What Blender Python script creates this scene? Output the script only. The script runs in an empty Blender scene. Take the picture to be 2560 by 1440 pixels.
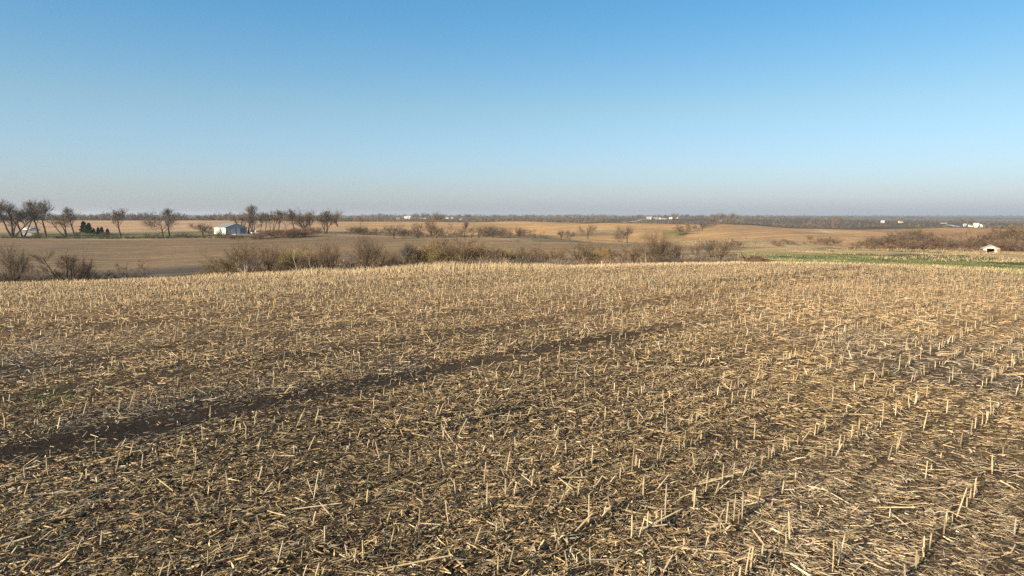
import bpy, math, random
import numpy as np
from mathutils import Vector, Matrix

R = math.radians
rng = np.random.default_rng(7)
random.seed(7)
scene = bpy.context.scene
COL = scene.collection

# ------------------------------------------------------------------ camera, sky, sun
EYE = 4.4
PITCH = R(6.1)
cam_d = bpy.data.cameras.new("camera")
cam_d.lens = 24.0
cam_d.sensor_width = 36.0
cam_d.clip_start = 0.1
cam_d.clip_end = 40000
cam = bpy.data.objects.new("camera", cam_d)
COL.objects.link(cam)
cam.location = (0, 0, EYE)
cam.rotation_euler = (R(90) - PITCH, 0, 0)
scene.camera = cam

SUN_AZ = R(228)        # compass style: from +Y towards +X ; the sun stands behind the viewer on the left
SUN_EL = R(21.5)
sun_dir = Vector((math.sin(SUN_AZ) * math.cos(SUN_EL), math.cos(SUN_AZ) * math.cos(SUN_EL), math.sin(SUN_EL)))
sl = bpy.data.lights.new("sun", "SUN")
sl.energy = 5.0
sl.angle = R(0.5)
sl.color = (1.0, 0.83, 0.60)
so = bpy.data.objects.new("sun", sl)
so.rotation_euler = sun_dir.to_track_quat('Z', 'Y').to_euler()
COL.objects.link(so)

world = bpy.data.worlds.new("World")
scene.world = world
world.use_nodes = True
wn = world.node_tree.nodes
wl = world.node_tree.links
for n in list(wn):
    wn.remove(n)
sky = wn.new("ShaderNodeTexSky")
sky.sky_type = 'NISHITA'
sky.sun_disc = False
sky.sun_elevation = SUN_EL
sky.sun_rotation = SUN_AZ
sky.altitude = 250
sky.air_density = 1.15
sky.dust_density = 1.0
sky.ozone_density = 3.0
bg = wn.new("ShaderNodeBackground")
bg.inputs["Strength"].default_value = 0.083
wo = wn.new("ShaderNodeOutputWorld")
# the photograph's white balance and low haze: the same tint all round the horizon, by height above it
tcw = wn.new("ShaderNodeTexCoord"); spw = wn.new("ShaderNodeSeparateXYZ"); wl.new(tcw.outputs["Generated"], spw.inputs[0])
rw = wn.new("ShaderNodeValToRGB"); el_ = rw.color_ramp.elements
while len(el_) < 4: el_.new(0.5)
for e_, (p_, c_) in zip(el_, ((0.0, (0.90, 1.00, 1.50)), (0.037, (0.86, 0.95, 1.28)), (0.148, (0.86, 0.99, 1.03)), (0.27, (0.56, 0.98, 1.12)))):
    e_.position = p_; e_.color = (*[v / 1.7 for v in c_], 1)
wl.new(spw.outputs[2], rw.inputs[0])
mw_ = wn.new("ShaderNodeMix"); mw_.data_type = 'RGBA'; mw_.blend_type = 'MULTIPLY'; mw_.inputs[0].default_value = 1
mw2 = wn.new("ShaderNodeVectorMath"); mw2.operation = 'SCALE'; dt_ = wn.new("ShaderNodeVectorMath"); dt_.operation = 'DOT_PRODUCT'; dt_.inputs[1].default_value = (-math.sin(SUN_AZ), -math.cos(SUN_AZ), 0)
wl.new(tcw.outputs["Generated"], dt_.inputs[0])
mr_ = wn.new("ShaderNodeMapRange"); mr_.interpolation_type = 'SMOOTHSTEP'; wl.new(dt_.outputs["Value"], mr_.inputs[0])   # evens the sky opposite the sun
for i_, v_ in enumerate((0.1, 1.0, 1.72, 1.42)): mr_.inputs[i_ + 1].default_value = v_
wl.new(mr_.outputs[0], mw2.inputs["Scale"])
wl.new(sky.outputs[0], mw_.inputs[6]); wl.new(rw.outputs[0], mw_.inputs[7]); wl.new(mw_.outputs[2], mw2.inputs[0]); wl.new(mw2.outputs[0], bg.inputs[0])
wl.new(bg.outputs[0], wo.inputs[0])

scene.view_settings.view_transform = 'Standard'
scene.view_settings.look = 'None'
scene.view_settings.gamma = 1
scene.view_settings.use_curve_mapping = False
scene.view_settings.exposure = 0.87

scene.render.engine = 'CYCLES'
cy = scene.cycles
cy.max_bounces = 5
cy.diffuse_bounces = 2
cy.glossy_bounces = 2
cy.transmission_bounces = 2
cy.volume_bounces = 0
cy.transparent_max_bounces = 4
cy.use_denoising = False

# ------------------------------------------------------------------ geometry of the view (to measure the place)
F = 2560 * 24.0 / 36.0
cp, sp = math.cos(PITCH), math.sin(PITCH)


def zoy(py):
    return (-F * sp + (720 - py) * cp) / (F * cp + (720 - py) * sp)


def xoy(px, py=600):
    return (px - 1280) / (F * cp + (720 - py) * sp)


# ------------------------------------------------------------------ value noise
def vnoise(x, y, seed=0):
    x = np.asarray(x, float); y = np.asarray(y, float)
    xi = np.floor(x).astype(np.int64); yi = np.floor(y).astype(np.int64)
    fx = x - xi; fy = y - yi
    fx = fx * fx * (3 - 2 * fx); fy = fy * fy * (3 - 2 * fy)

    def h(a, b):
        n = (a * 374761393 + b * 668265263 + seed * 1442695041) & 0xffffffff
        n = ((n ^ (n >> 13)) * 1274126177) & 0xffffffff
        n = n ^ (n >> 16)
        return (n & 0xffff) / 65535.0
    return (h(xi, yi) * (1 - fx) + h(xi + 1, yi) * fx) * (1 - fy) + (h(xi, yi + 1) * (1 - fx) + h(xi + 1, yi + 1) * fx) * fy


def fbm(x, y, seed=0, o=3):
    s = 0; a = 0.5; t = 0
    for i in range(o):
        s = s + a * vnoise(x * 2 ** i, y * 2 ** i, seed + i * 17); t += a; a *= 0.5
    return s / t


# ------------------------------------------------------------------ terrain: measured ridges and hollows, by bearing
PX = np.array([0, 320, 640, 850, 1050, 1280, 1500, 1700, 1900, 2150, 2350, 2560], float)
TAB = {  # forward distance, height of the line in the view
    'E':  ([75, 78, 82, 84, 86, 88, 92, 95, 95, 88, 74, 60], [713, 702, 689, 682, 677, 671, 666, 661, 657, 660, 671, 688]),
    'C':  ([108, 110, 114, 116, 118, 118, 122, 126, 125, 118, 104, 90], None),
    'S2': ([140] * 9 + [150, 140, 125], [692, 688, 677, 670, 664, 658, 652, 645, 634, 636, 640, 645]),
    'M2': ([200, 200, 210, 205, 190, 180, 175, 170, 175, 178, 170, 155], [644, 644, 630, 625, 628, 631, 632, 633, 625, 628, 631, 637]),
    'T2': ([300, 300, 310, 300, 270, 240, 220, 205, 210, 200, 195, 180], [597, 599, 594, 588, 593, 603, 612, 620, 618, 621, 624, 630]),
    'D2': ([345, 345, 350, 345, 310, 300, 290, 255, 255, 240, 235, 215], [588, 588, 583, 583, 592, 601, 606, 612, 608, 612, 616, 623]),
    'M3': ([480, 480, 480, 470, 440, 430, 420, 370, 350, 340, 330, 310], [566, 566, 565, 567, 571, 577, 582, 585, 583, 590, 597, 602]),
    'T3': ([700, 700, 700, 680, 660, 650, 620, 560, 500, 480, 460, 430], [550, 550, 550, 553, 553, 556, 557, 558, 560, 567, 574, 582]),
    'V3': ([900, 900, 900, 860, 860, 860, 850, 800, 750, 720, 700, 680], None),
    'R1': ([1500] * 12, [548, 548, 548, 547, 545, 547, 548, 546, 548, 552, 555, 558]),
    'V4': ([2400] * 12, [549, 549, 549, 549, 547, 549, 550, 550, 550, 553, 556, 558]),
    'R2': ([4200] * 12, [541, 541, 541, 541, 540.5, 540.5, 541.5, 541, 542, 545, 547, 549]),
    'H':  ([9000] * 12, [538.9] * 12),
}
AZC = np.arctan(xoy(PX))
CREEK_Z = np.array([-8.6, -8.6, -8.2, -7.8, -7.4, -7.0, -6.6, -5.4, -3.6, -3.3, -3.0, -2.6])
feat = {}
for k, (d, y) in TAB.items():
    d = np.array(d, float)
    if y is not None:
        z = EYE + d * np.array([zoy(v) for v in y])
    elif k == 'C':
        z = CREEK_Z
    feat[k] = (d, z) if not (k == 'V3') else (d, feat['T3'][1] - 7.0)


def smooth_cols(v, az):
    lin = np.interp(az, AZC, v)
    return lin


AZ_IN = np.arange(-46, 46.001, 0.25)
AZ_OUT = np.arange(46, 314, 4.0)[1:]
AZ = R(1) * np.concatenate([AZ_IN, AZ_OUT])        # -46 .. 310 degrees
NA = len(AZ)
RR = np.concatenate([np.geomspace(0.6, 4.5, 14)[:-1], np.geomspace(4.5, 115, 240)[:-1], np.geomspace(115, 16000, 200)])
NR = len(RR)
LR = np.log(RR)


def bearing(a):
    """bearings outside the view continue with the outermost profiles, blended behind the viewer"""
    a = np.asarray(a, float)
    return a


def profile(az):
    """height along one bearing for all radii"""
    if az > R(46):
        t = np.clip((az - R(60)) / R(240), 0, 1); t = t * t * (3 - 2 * t)
        return (1 - t) * profile_in(R(46), math.cos(R(46))) + t * profile_in(-R(46), math.cos(R(46)))
    return profile_in(az, math.cos(az))


FK = list(TAB.keys())


def profile_in(az, c):
    azc = np.clip(az, AZC[0] - 0.08, AZC[-1] + 0.08)
    D = {k: float(np.interp(azc, AZC, feat[k][0])) / c for k in FK}
    Z = {k: float(np.interp(azc, AZC, feat[k][1])) for k in FK}
    dE, zE = D['E'], Z['E']
    ds = [0.5] + [dE * f for f in (.06, .12, .2, .3, .4, .5, .6, .7, .8, .9)]
    zs = [0] + [zE * f ** 1.55 for f in (.06, .12, .2, .3, .4, .5, .6, .7, .8, .9)]
    ds.append(dE); zs.append(zE)
    ds.append(dE * 1.06); zs.append(zE - 0.25)
    for k in FK[1:]:
        ds.append(D[k]); zs.append(Z[k])
    ds.append(16000); zs.append(Z['H'] - 30)
    return np.interp(LR, np.log(ds), zs)


ZG = np.stack([profile(a) for a in AZ])            # NA x NR


def gsm(a, sig, axis):
    n = int(3 * sig) + 1
    k = np.exp(-0.5 * (np.arange(-n, n + 1) / sig) ** 2); k /= k.sum()
    pad = [(0, 0), (0, 0)]; pad[axis] = (n, n)
    b = np.pad(a, pad, mode='edge')
    out = np.zeros_like(a)
    for i, w in enumerate(k):
        sl_ = [slice(None), slice(None)]; sl_[axis] = slice(i, i + a.shape[axis])
        out += w * b[tuple(sl_)]
    return out


nin = len(AZ_IN)
sm = gsm(ZG, 1.35, 1)
sm[:nin] = gsm(sm[:nin], 5.0, 0)
ZG = sm
XG = np.sin(AZ)[:, None] * RR[None, :]
YG = np.cos(AZ)[:, None] * RR[None, :]
A_ROW = R(44)
ROW_ = 0.762


def rowuv(x, y):
    u = x * math.cos(A_ROW) - y * math.sin(A_ROW)
    v = x * math.sin(A_ROW) + y * math.cos(A_ROW)
    u = u + 0.35 * np.sin(v * 0.045 + 1.0) + 0.12 * np.sin(v * 0.17)
    return u, v


def row_inv(u, v):
    u = u - 0.35 * np.sin(v * 0.045 + 1.0) - 0.12 * np.sin(v * 0.17)
    return u * math.cos(A_ROW) + v * math.sin(A_ROW), -u * math.sin(A_ROW) + v * math.cos(A_ROW)


UG, VG = rowuv(XG, YG)
fade = np.clip(1 - (RR[None, :] - 60) / 60, 0, 1)
ZG = ZG + fade * (0.045 * (fbm(XG * 2.3, YG * 2.3, 3, 3) - 0.5) + 0.03 * np.cos(UG * 2 * np.pi / 0.762) * 0.6
                  + 0.10 * (vnoise(UG * 0.35, VG * 0.06, 9) - 0.5))
def sstep0(x, a, b):
    t = np.clip((x - a) / (b - a), 0, 1); return t * t * (3 - 2 * t)


big = np.clip((RR[None, :] - 120) / 200, 0, 1)
RG0 = np.repeat(RR[None, :], NA, 0)
rel = sstep0(np.tan(np.clip(AZ, -R(46), R(46)))[:, None], -.2, .05) * big * np.clip((RG0 - 130) / 120, 0, 1) * np.clip(1.6 - RG0 / 1200, 0, 1)
ZG = ZG + rel * (9.0 * (fbm(XG / 75., YG / 75., 5, 2) - 0.5))
BAND_U = []   # bare dark strips, (u, half width)


def ground_z(x, y):
    x = np.asarray(x, float); y = np.asarray(y, float)
    az = np.arctan2(x, y)
    az = np.where(az < -R(46), az + 2 * np.pi, az)
    lr = np.log(np.maximum(np.hypot(x, y), 0.61))
    ia = np.interp(az, AZ, np.arange(NA)); ir = np.interp(lr, LR, np.arange(NR))
    a0 = np.clip(np.floor(ia).astype(int), 0, NA - 2); r0 = np.clip(np.floor(ir).astype(int), 0, NR - 2)
    fa = ia - a0; fr = ir - r0
    return (ZG[a0, r0] * (1 - fa) + ZG[a0 + 1, r0] * fa) * (1 - fr) + (ZG[a0, r0 + 1] * (1 - fa) + ZG[a0 + 1, r0 + 1] * fa) * fr


def fE(x, y, key='E'):
    """forward distance of a ridge line on the bearing of x, y"""
    az = np.arctan2(x, np.maximum(y, 1e-3))
    return np.interp(az, AZC, feat[key][0])


def pix(x, y, z):
    """where a point shows in the 2560 px wide view"""
    dx, dy, dz = x, y, z - EYE
    w = dy * cp - dz * sp
    return 1280 + F * dx / w, 720 - F * (dy * sp + dz * cp) / w


def spot(px, Y):
    x = Y * xoy(px)
    return x, Y, float(ground_z(x, Y))


# ------------------------------------------------------------------ mesh helpers
def mesh_np(name, V, faces, cols=None, mat=None, smooth=False):
    """faces: list of int arrays (M,k)"""
    me = bpy.data.meshes.new(name)
    V = np.ascontiguousarray(V, np.float32)
    me.vertices.add(len(V)); me.vertices.foreach_set("co", V.ravel())
    loops = np.concatenate([f.ravel() for f in faces]).astype(np.int32)
    tot = np.concatenate([np.full(len(f), f.shape[1], np.int32) for f in faces])
    st = np.concatenate([[0], np.cumsum(tot)[:-1]]).astype(np.int32)
    me.loops.add(len(loops)); me.loops.foreach_set("vertex_index", loops)
    me.polygons.add(len(tot)); me.polygons.foreach_set("loop_start", st)
    if smooth:
        me.polygons.foreach_set("use_smooth", np.ones(len(tot), bool))
    me.update(calc_edges=True)
    if cols is not None:
        at = me.attributes.new("Col", 'FLOAT_COLOR', 'POINT')
        at.data.foreach_set("color", np.ascontiguousarray(cols, np.float32).ravel())
    if mat:
        me.materials.append(mat)
    return me


def link(name, me, parent=None, loc=(0, 0, 0), rotz=0, **props):
    o = bpy.data.objects.new(name, me)
    COL.objects.link(o)
    o.location = loc
    o.rotation_euler = (0, 0, rotz)
    if parent:
        o.parent = parent
    for k, v in props.items():
        o[k] = v
    return o


def tag(o, label, cat, group=None):
    o['label'] = label; o['category'] = cat
    if group:
        o['group'] = group
    return o


class MB:
    def __init__(s):
        s.v = []; s.f = []

    def add(s, vs, fs):
        n = len(s.v); s.v += [tuple(v) for v in vs]; s.f += [tuple(i + n for i in f) for f in fs]; return s

    def box(s, x0, x1, y0, y1, z0, z1):
        return s.add([(x0, y0, z0), (x1, y0, z0), (x1, y1, z0), (x0, y1, z0), (x0, y0, z1), (x1, y0, z1), (x1, y1, z1), (x0, y1, z1)],
                     [(0, 3, 2, 1), (4, 5, 6, 7), (0, 1, 5, 4), (1, 2, 6, 5), (2, 3, 7, 6), (3, 0, 4, 7)])

    def prism(s, poly, axis, a, b):
        """poly of 2d points extruded along axis from a to b"""
        n = len(poly)
        def P(p, t):
            return {'x': (t, p[0], p[1]), 'y': (p[0], t, p[1]), 'z': (p[0], p[1], t)}[axis]
        vs = [P(p, a) for p in poly] + [P(p, b) for p in poly]
        return s.add(vs, [tuple(range(n))[::-1], tuple(range(n, 2 * n))] + [(i, (i + 1) % n, n + (i + 1) % n, n + i) for i in range(n)])

    def tube(s, p0, p1, r0, r1, k=5, cap=False):
        p0 = Vector(p0); p1 = Vector(p1); d = (p1 - p0)
        if d.length < 1e-6: return s
        d.normalize()
        a = d.orthogonal().normalized(); b = d.cross(a)
        vs = [p0 + (a * math.cos(2 * math.pi * i / k) + b * math.sin(2 * math.pi * i / k)) * r0 for i in range(k)] + \
             [p1 + (a * math.cos(2 * math.pi * i / k) + b * math.sin(2 * math.pi * i / k)) * r1 for i in range(k)]
        fs = [(i, (i + 1) % k, k + (i + 1) % k, k + i) for i in range(k)]
        if cap: fs += [tuple(range(k))[::-1], tuple(range(k, 2 * k))]
        return s.add(vs, fs)

    def tri(s, p, q, w, n):
        """thin tapered twig from p to q"""
        a = (q - p).cross(n)
        if a.length < 1e-9: return s
        a = a.normalized() * w * 0.5
        return s.add([p - a, p + a, q], [(0, 1, 2)])

    def mesh(s, name, mat, smooth=False):
        me = bpy.data.meshes.new(name); me.from_pydata(s.v, [], s.f); me.update()
        if smooth:
            me.polygons.foreach_set("use_smooth", np.ones(len(me.polygons), bool))
        if mat: me.materials.append(mat)
        return me

    def build(s, name, mat, parent=None, **kw):
        return link(name, s.mesh(name, mat, kw.pop('smooth', False)), parent, **kw)


# ------------------------------------------------------------------ materials
def new_mat(name, rough=0.9, spec=0.2):
    m = bpy.data.materials.new(name); m.use_nodes = True
    nt = m.node_tree; b = nt.nodes["Principled BSDF"]
    b.inputs["Roughness"].default_value = rough
    b.inputs["Specular IOR Level"].default_value = spec
    return m, nt.nodes, nt.links, b


def mixc(N, L, mode, fac, a, b):
    n = N.new("ShaderNodeMix"); n.data_type = 'RGBA'; n.blend_type = mode
    for sock, v in ((n.inputs[0], fac), (n.inputs[6], a), (n.inputs[7], b)):
        if isinstance(v, (int, float)): sock.default_value = v
        elif isinstance(v, tuple): sock.default_value = (*v, 1) if len(v) == 3 else v
        else: L.new(v, sock)
    return n.outputs[2]


def ramp(N, L, src, stops):
    n = N.new("ShaderNodeValToRGB"); e = n.color_ramp.elements
    while len(e) < len(stops): e.new(0.5)
    for i, (p, c) in enumerate(stops):
        e[i].position = p; e[i].color = (*c, 1) if len(c) == 3 else c
    L.new(src, n.inputs[0]); return n.outputs[0]


def noise(N, L, vec, scale, detail=3, rough=0.55):
    n = N.new("ShaderNodeTexNoise"); n.inputs["Scale"].default_value = scale
    n.inputs["Detail"].default_value = detail; n.inputs["Roughness"].default_value = rough
    if vec is not None: L.new(vec, n.inputs["Vector"])
    return n.outputs[0]


def plain(name, col, rough=0.7, var=0.15, scale=3.0, spec=0.3, metal=0.0):
    m, N, L, b = new_mat(name, rough, spec)
    tc = N.new("ShaderNodeTexCoord")
    nz = noise(N, L, tc.outputs["Object"], scale, 4)
    c = ramp(N, L, nz, [(0.25, tuple(x * (1 - var) for x in col)), (0.75, tuple(min(1, x * (1 + var)) for x in col))])
    L.new(c, b.inputs["Base Color"]); b.inputs["Metallic"].default_value = metal
    return m


def bark(name, col, var=0.25):
    m, N, L, b = new_mat(name, 0.9, 0.1)
    oi = N.new("ShaderNodeObjectInfo")
    tc = N.new("ShaderNodeTexCoord")
    nz = noise(N, L, tc.outputs["Object"], 14, 3)
    c1 = ramp(N, L, nz, [(0.3, tuple(x * 0.65 for x in col)), (0.7, tuple(x * 1.35 for x in col))])
    c2 = ramp(N, L, oi.outputs["Random"], [(0.0, (1 - var, 1 - var * 0.9, 1 - var)), (0.5, (1.0, 0.96, 0.92)), (1.0, (1 + var, 1 + var * 0.6, 1 + var * 0.2))])
    L.new(mixc(N, L, 'MULTIPLY', 1.0, c1, c2), b.inputs["Base Color"])
    return m


def straw_mat(name, use_attr, tint=(1, 1, 1)):
    m, N, L, b = new_mat(name, 0.75, 0.25)
    tc = N.new("ShaderNodeTexCoord")
    if use_attr:
        at = N.new("ShaderNodeAttribute"); at.attribute_name = "Col"; base = at.outputs[0]
        nz = noise(N, L, tc.outputs["Object"], 30, 2)
        c = mixc(N, L, 'MULTIPLY', 1.0, base, ramp(N, L, nz, [(0.3, (0.7, 0.7, 0.7)), (0.7, (1.2, 1.2, 1.2))]))
    else:
        oi = N.new("ShaderNodeObjectInfo")
        base = ramp(N, L, oi.outputs["Random"], [(0.0, (0.24, 0.18, 0.11)), (0.35, (0.48, 0.38, 0.22)), (0.7, (0.58, 0.47, 0.29)), (1.0, (0.37, 0.31, 0.22))])
        nz = noise(N, L, tc.outputs["Object"], 12, 3)
        c = mixc(N, L, 'MULTIPLY', 1.0, base, ramp(N, L, nz, [(0.25, (0.55, 0.5, 0.45)), (0.65, (1.1, 1.1, 1.1))]))
    L.new(c, b.inputs["Base Color"])
    return m


def ground_mat():
    m, N, L, b = new_mat("field_ground", 0.95, 0.1)
    geo = N.new("ShaderNodeNewGeometry"); pos = geo.outputs["Position"]
    at = N.new("ShaderNodeAttribute"); at.attribute_name = "Col"
    base, lit = at.outputs[0], at.outputs["Alpha"]
    # rotated coordinates along the crop rows, stretched: broken straw too small to build
    mp = N.new("ShaderNodeMapping"); mp.inputs["Rotation"].default_value = (0, 0, A_ROW); L.new(pos, mp.inputs[0])
    mp2 = N.new("ShaderNodeMapping"); mp2.inputs["Scale"].default_value = (34, 7, 20); L.new(mp.outputs[0], mp2.inputs[0])
    mp3 = N.new("ShaderNodeMapping"); mp3.inputs["Scale"].default_value = (6, 30, 20); L.new(mp.outputs[0], mp3.inputs[0])
    n1 = noise(N, L, mp2.outputs[0], 1.0, 2, 0.6); n2 = noise(N, L, mp3.outputs[0], 1.0, 2, 0.6)
    mx = N.new("ShaderNodeMath"); mx.operation = 'MAXIMUM'; L.new(n1, mx.inputs[0]); L.new(n2, mx.inputs[1])
    ad = N.new("ShaderNodeMath"); ad.operation = 'ADD'; L.new(mx.outputs[0], ad.inputs[0]); L.new(lit, ad.inputs[1])
    fl = N.new("ShaderNodeMapRange"); fl.interpolation_type = 'SMOOTHSTEP'
    fl.inputs[1].default_value = 1.02; fl.inputs[2].default_value = 1.16; L.new(ad.outputs[0], fl.inputs[0])
    nz = noise(N, L, pos, 9, 5, 0.65)
    v1 = mixc(N, L, 'MULTIPLY', 1.0, base, ramp(N, L, nz, [(0.3, (0.55, 0.52, 0.5)), (0.72, (1.35, 1.32, 1.25))]))
    nzb = noise(N, L, pos, 0.35, 4, 0.6)
    v1 = mixc(N, L, 'MULTIPLY', 1.0, v1, ramp(N, L, nzb, [(0.32, (0.82, 0.82, 0.84)), (0.7, (1.16, 1.14, 1.10))]))
    nzc = noise(N, L, pos, 0.018, 4, 0.6)
    v1 = mixc(N, L, 'MULTIPLY', 1.0, v1, ramp(N, L, nzc, [(0.32, (0.78, 0.80, 0.83)), (0.68, (1.20, 1.16, 1.10))]))
    st = mixc(N, L, 'MIX', nz, (0.30, 0.22, 0.13), (0.52, 0.42, 0.27))
    # far rows: long faint lines in the distant fields
    mp4 = N.new("ShaderNodeMapping"); mp4.inputs["Rotation"].default_value = (0, 0, R(78)); mp4.inputs["Scale"].default_value = (1, 1, 1); L.new(pos, mp4.inputs[0])
    mp5 = N.new("ShaderNodeMapping"); mp5.inputs["Scale"].default_value = (0.22, 0.012, 0.01); L.new(mp4.outputs[0], mp5.inputs[0])
    n5 = noise(N, L, mp5.outputs[0], 1.0, 4, 0.75)
    v1 = mixc(N, L, 'MULTIPLY', 1.0, v1, ramp(N, L, n5, [(0.38, (0.72, 0.71, 0.70)), (0.60, (1.16, 1.15, 1.13))]))
    fm = N.new("ShaderNodeMath"); fm.operation = 'MULTIPLY'; L.new(fl.outputs[0], fm.inputs[0]); fm.inputs[1].default_value = 0.85
    c = mixc(N, L, 'MIX', fm.outputs[0], v1, st)
    L.new(c, b.inputs["Base Color"])
    bp = N.new("ShaderNodeBump"); bp.inputs["Strength"].default_value = 0.6; bp.inputs["Distance"].default_value = 0.05
    hs = N.new("ShaderNodeMath"); hs.operation = 'ADD'; L.new(nz, hs.inputs[0]); L.new(mx.outputs[0], hs.inputs[1])
    L.new(hs.outputs[0], bp.inputs["Height"]); L.new(bp.outputs[0], b.inputs["Normal"])
    return m


M_ground = ground_mat()
M_straw = straw_mat("dry_straw", True)
M_stub = straw_mat("corn_stub", False)
M_bark = bark("bark_grey", (0.115, 0.092, 0.072))
M_barkd = bark("bark_dark", (0.070, 0.056, 0.046))
M_pale = bark("bark_pale", (0.34, 0.29, 0.22), 0.12)
M_twig = bark("twig_brown", (0.175, 0.125, 0.084))
M_brush = bark("brush_dark", (0.155, 0.118, 0.090))
M_twigg = bark("twig_grey", (0.150, 0.125, 0.108))
M_twigr = bark("twig_red", (0.185, 0.120, 0.082))
M_twigy = bark("twig_yellow", (0.27, 0.20, 0.095))
M_green = bark("needles", (0.065, 0.110, 0.038), 0.15)

# ------------------------------------------------------------------ ground sheet with its land cover
az_e = np.clip(np.where(AZ > R(46), R(46), AZ), AZC[0] - 0.08, AZC[-1] + 0.08)


def colsF(key):
    return np.interp(az_e, AZC, feat[key][0])[:, None] / np.cos(np.clip(AZ, -R(46), R(46)))[:, None]


dE = colsF('E'); dC = colsF('C'); dS2 = colsF('S2'); dT2 = colsF('T2'); dD2 = colsF('D2'); dM3 = colsF('M3'); dT3 = colsF('T3'); dV3 = colsF('V3')
RG = np.repeat(RR[None, :], NA, 0)
PXG = np.clip(1280 + np.tan(np.clip(AZ, -R(46), R(46))) * (F * cp + 120 * sp), -200, 2760)[:, None] * np.ones_like(RG)


def sstep(a, b, x):
    t = np.clip((x - a) / (b - a + 1e-9), 0, 1); return t * t * (3 - 2 * t)


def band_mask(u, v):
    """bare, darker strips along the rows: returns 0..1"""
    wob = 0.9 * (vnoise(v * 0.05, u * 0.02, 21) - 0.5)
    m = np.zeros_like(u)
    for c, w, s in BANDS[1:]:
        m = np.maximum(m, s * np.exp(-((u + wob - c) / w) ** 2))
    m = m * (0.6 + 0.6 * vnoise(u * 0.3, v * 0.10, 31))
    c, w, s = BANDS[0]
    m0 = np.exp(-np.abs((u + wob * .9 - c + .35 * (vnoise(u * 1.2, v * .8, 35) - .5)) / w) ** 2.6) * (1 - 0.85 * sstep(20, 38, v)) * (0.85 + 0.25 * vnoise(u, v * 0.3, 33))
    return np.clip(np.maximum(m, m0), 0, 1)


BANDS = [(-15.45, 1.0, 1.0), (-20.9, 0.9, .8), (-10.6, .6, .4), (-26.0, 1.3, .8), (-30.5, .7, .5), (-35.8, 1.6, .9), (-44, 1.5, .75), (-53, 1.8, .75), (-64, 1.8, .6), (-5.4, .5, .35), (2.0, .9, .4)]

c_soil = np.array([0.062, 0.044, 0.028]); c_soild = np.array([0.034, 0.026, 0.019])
cov = np.zeros((NA, NR, 4))


def put(mask, c, a):
    m = np.clip(mask, 0, 1)[..., None]
    cov[:] = cov * (1 - m) + np.array([*c, a]) * m


n_a = fbm(XG * 0.08, YG * 0.08, 40, 4)
n_b = fbm(XG * 0.02, YG * 0.02, 50, 4)
n_l = fbm(XG / 400., YG / 400., 60, 4)
jit = 1 + 0.02 * (n_a - 0.5)
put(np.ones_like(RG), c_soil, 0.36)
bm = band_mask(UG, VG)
put(sstep(.05, .45, XG / np.maximum(YG, 1) + .25 * (vnoise(UG * .3, VG * .12, 46) - .5)) * sstep(70, 30, RG) * .85, (0.150, 0.104, 0.060), 0.34)
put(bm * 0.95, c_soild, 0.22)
rowd = np.abs((UG / ROW_ + 0.5) % 1.0 - 0.5) * ROW_
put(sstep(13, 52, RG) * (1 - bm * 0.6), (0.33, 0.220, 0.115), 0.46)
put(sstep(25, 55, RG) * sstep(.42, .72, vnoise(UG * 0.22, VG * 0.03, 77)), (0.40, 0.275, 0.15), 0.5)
put(sstep(14, 40, RG) * sstep(.55, .30, vnoise(UG * 0.22, VG * 0.03, 77)) * .7, (0.19, 0.125, 0.07), 0.34)
# field edge and creek banks
put(sstep(0.945, .965, RG / dE * jit), (0.46, 0.34, 0.19), 0.42)
put(sstep(1.03, 1.10, RG / dE) * sstep(2150, 1750, PXG), (0.11, 0.085, 0.06), 0.26)
put(sstep(1.03, 1.08, RG / dE) * sstep(1750, 1950, PXG), (0.44, 0.33, 0.18), 0.35)
# green strip of young grass on the right and patches of it
gr = sstep(1820, 1900, PXG) * sstep(1.08, 1.16, RG / dE) * sstep(1.68, 1.55, RG / dE + 0.25 * (n_a - 0.5)) * sstep(0.25, 0.36, n_a + 0.15 * sstep(1900, 2400, PXG))
put(gr * sstep(.30, .48, fbm(XG * .25, YG * .10, 44, 3) + .08) * .9, (0.24, 0.275, 0.085), 0.25)
# second field
f2 = sstep(0.93, 1.03, RG / dS2 * jit)
put(f2 * sstep(1950, 1750, PXG), (0.255, 0.180, 0.108), 0.38)
put(f2 * sstep(800, 1300, PXG) * sstep(1950, 1750, PXG), (0.32, 0.225, 0.130), 0.38)
put(f2 * sstep(1750, 1950, PXG), (0.50, 0.37, 0.19), 0.36)
put(f2 * sstep(700, 500, PXG) * sstep(190, 160, RG), (0.105, 0.095, 0.082), 0.3)
gr2 = sstep(1850, 1950, PXG) * sstep(0.56, 0.66, n_a) * sstep(dT2 * 1.15, dT2, RG) * (RG > dE * 1.2)
put(gr2, (0.10, 0.12, 0.045), 0.2)
# line behind the second field
put(sstep(0.985, 1.0, RG / dT2), (0.42, 0.30, 0.165), 0.36)
lawn = sstep(1.02, 1.03, RG / dT2) * sstep(1.26, 1.23, RG / dT2 + 0.03 * (n_a - .5)) * sstep(760, 560, PXG)
put(lawn, (0.20, 0.185, 0.080), 0.25)
waste = sstep(1.0, 1.04, RG / dT2) * sstep(1.30, 1.22, RG / dT2) * sstep(700, 850, PXG) * sstep(1750, 1600, PXG)
put(waste * 0.7, (0.24, 0.18, 0.11), 0.3)
f3 = sstep(1.24, 1.30, RG / dT2)
put(f3 * sstep(1000, 700, PXG), (0.54, 0.355, 0.215), 0.40)
put(f3 * sstep(700, 1000, PXG), (0.55, 0.350, 0.165), 0.40)
put(f3 * sstep(1740, 1860, PXG), (0.46, 0.295, 0.155), 0.36)
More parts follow.
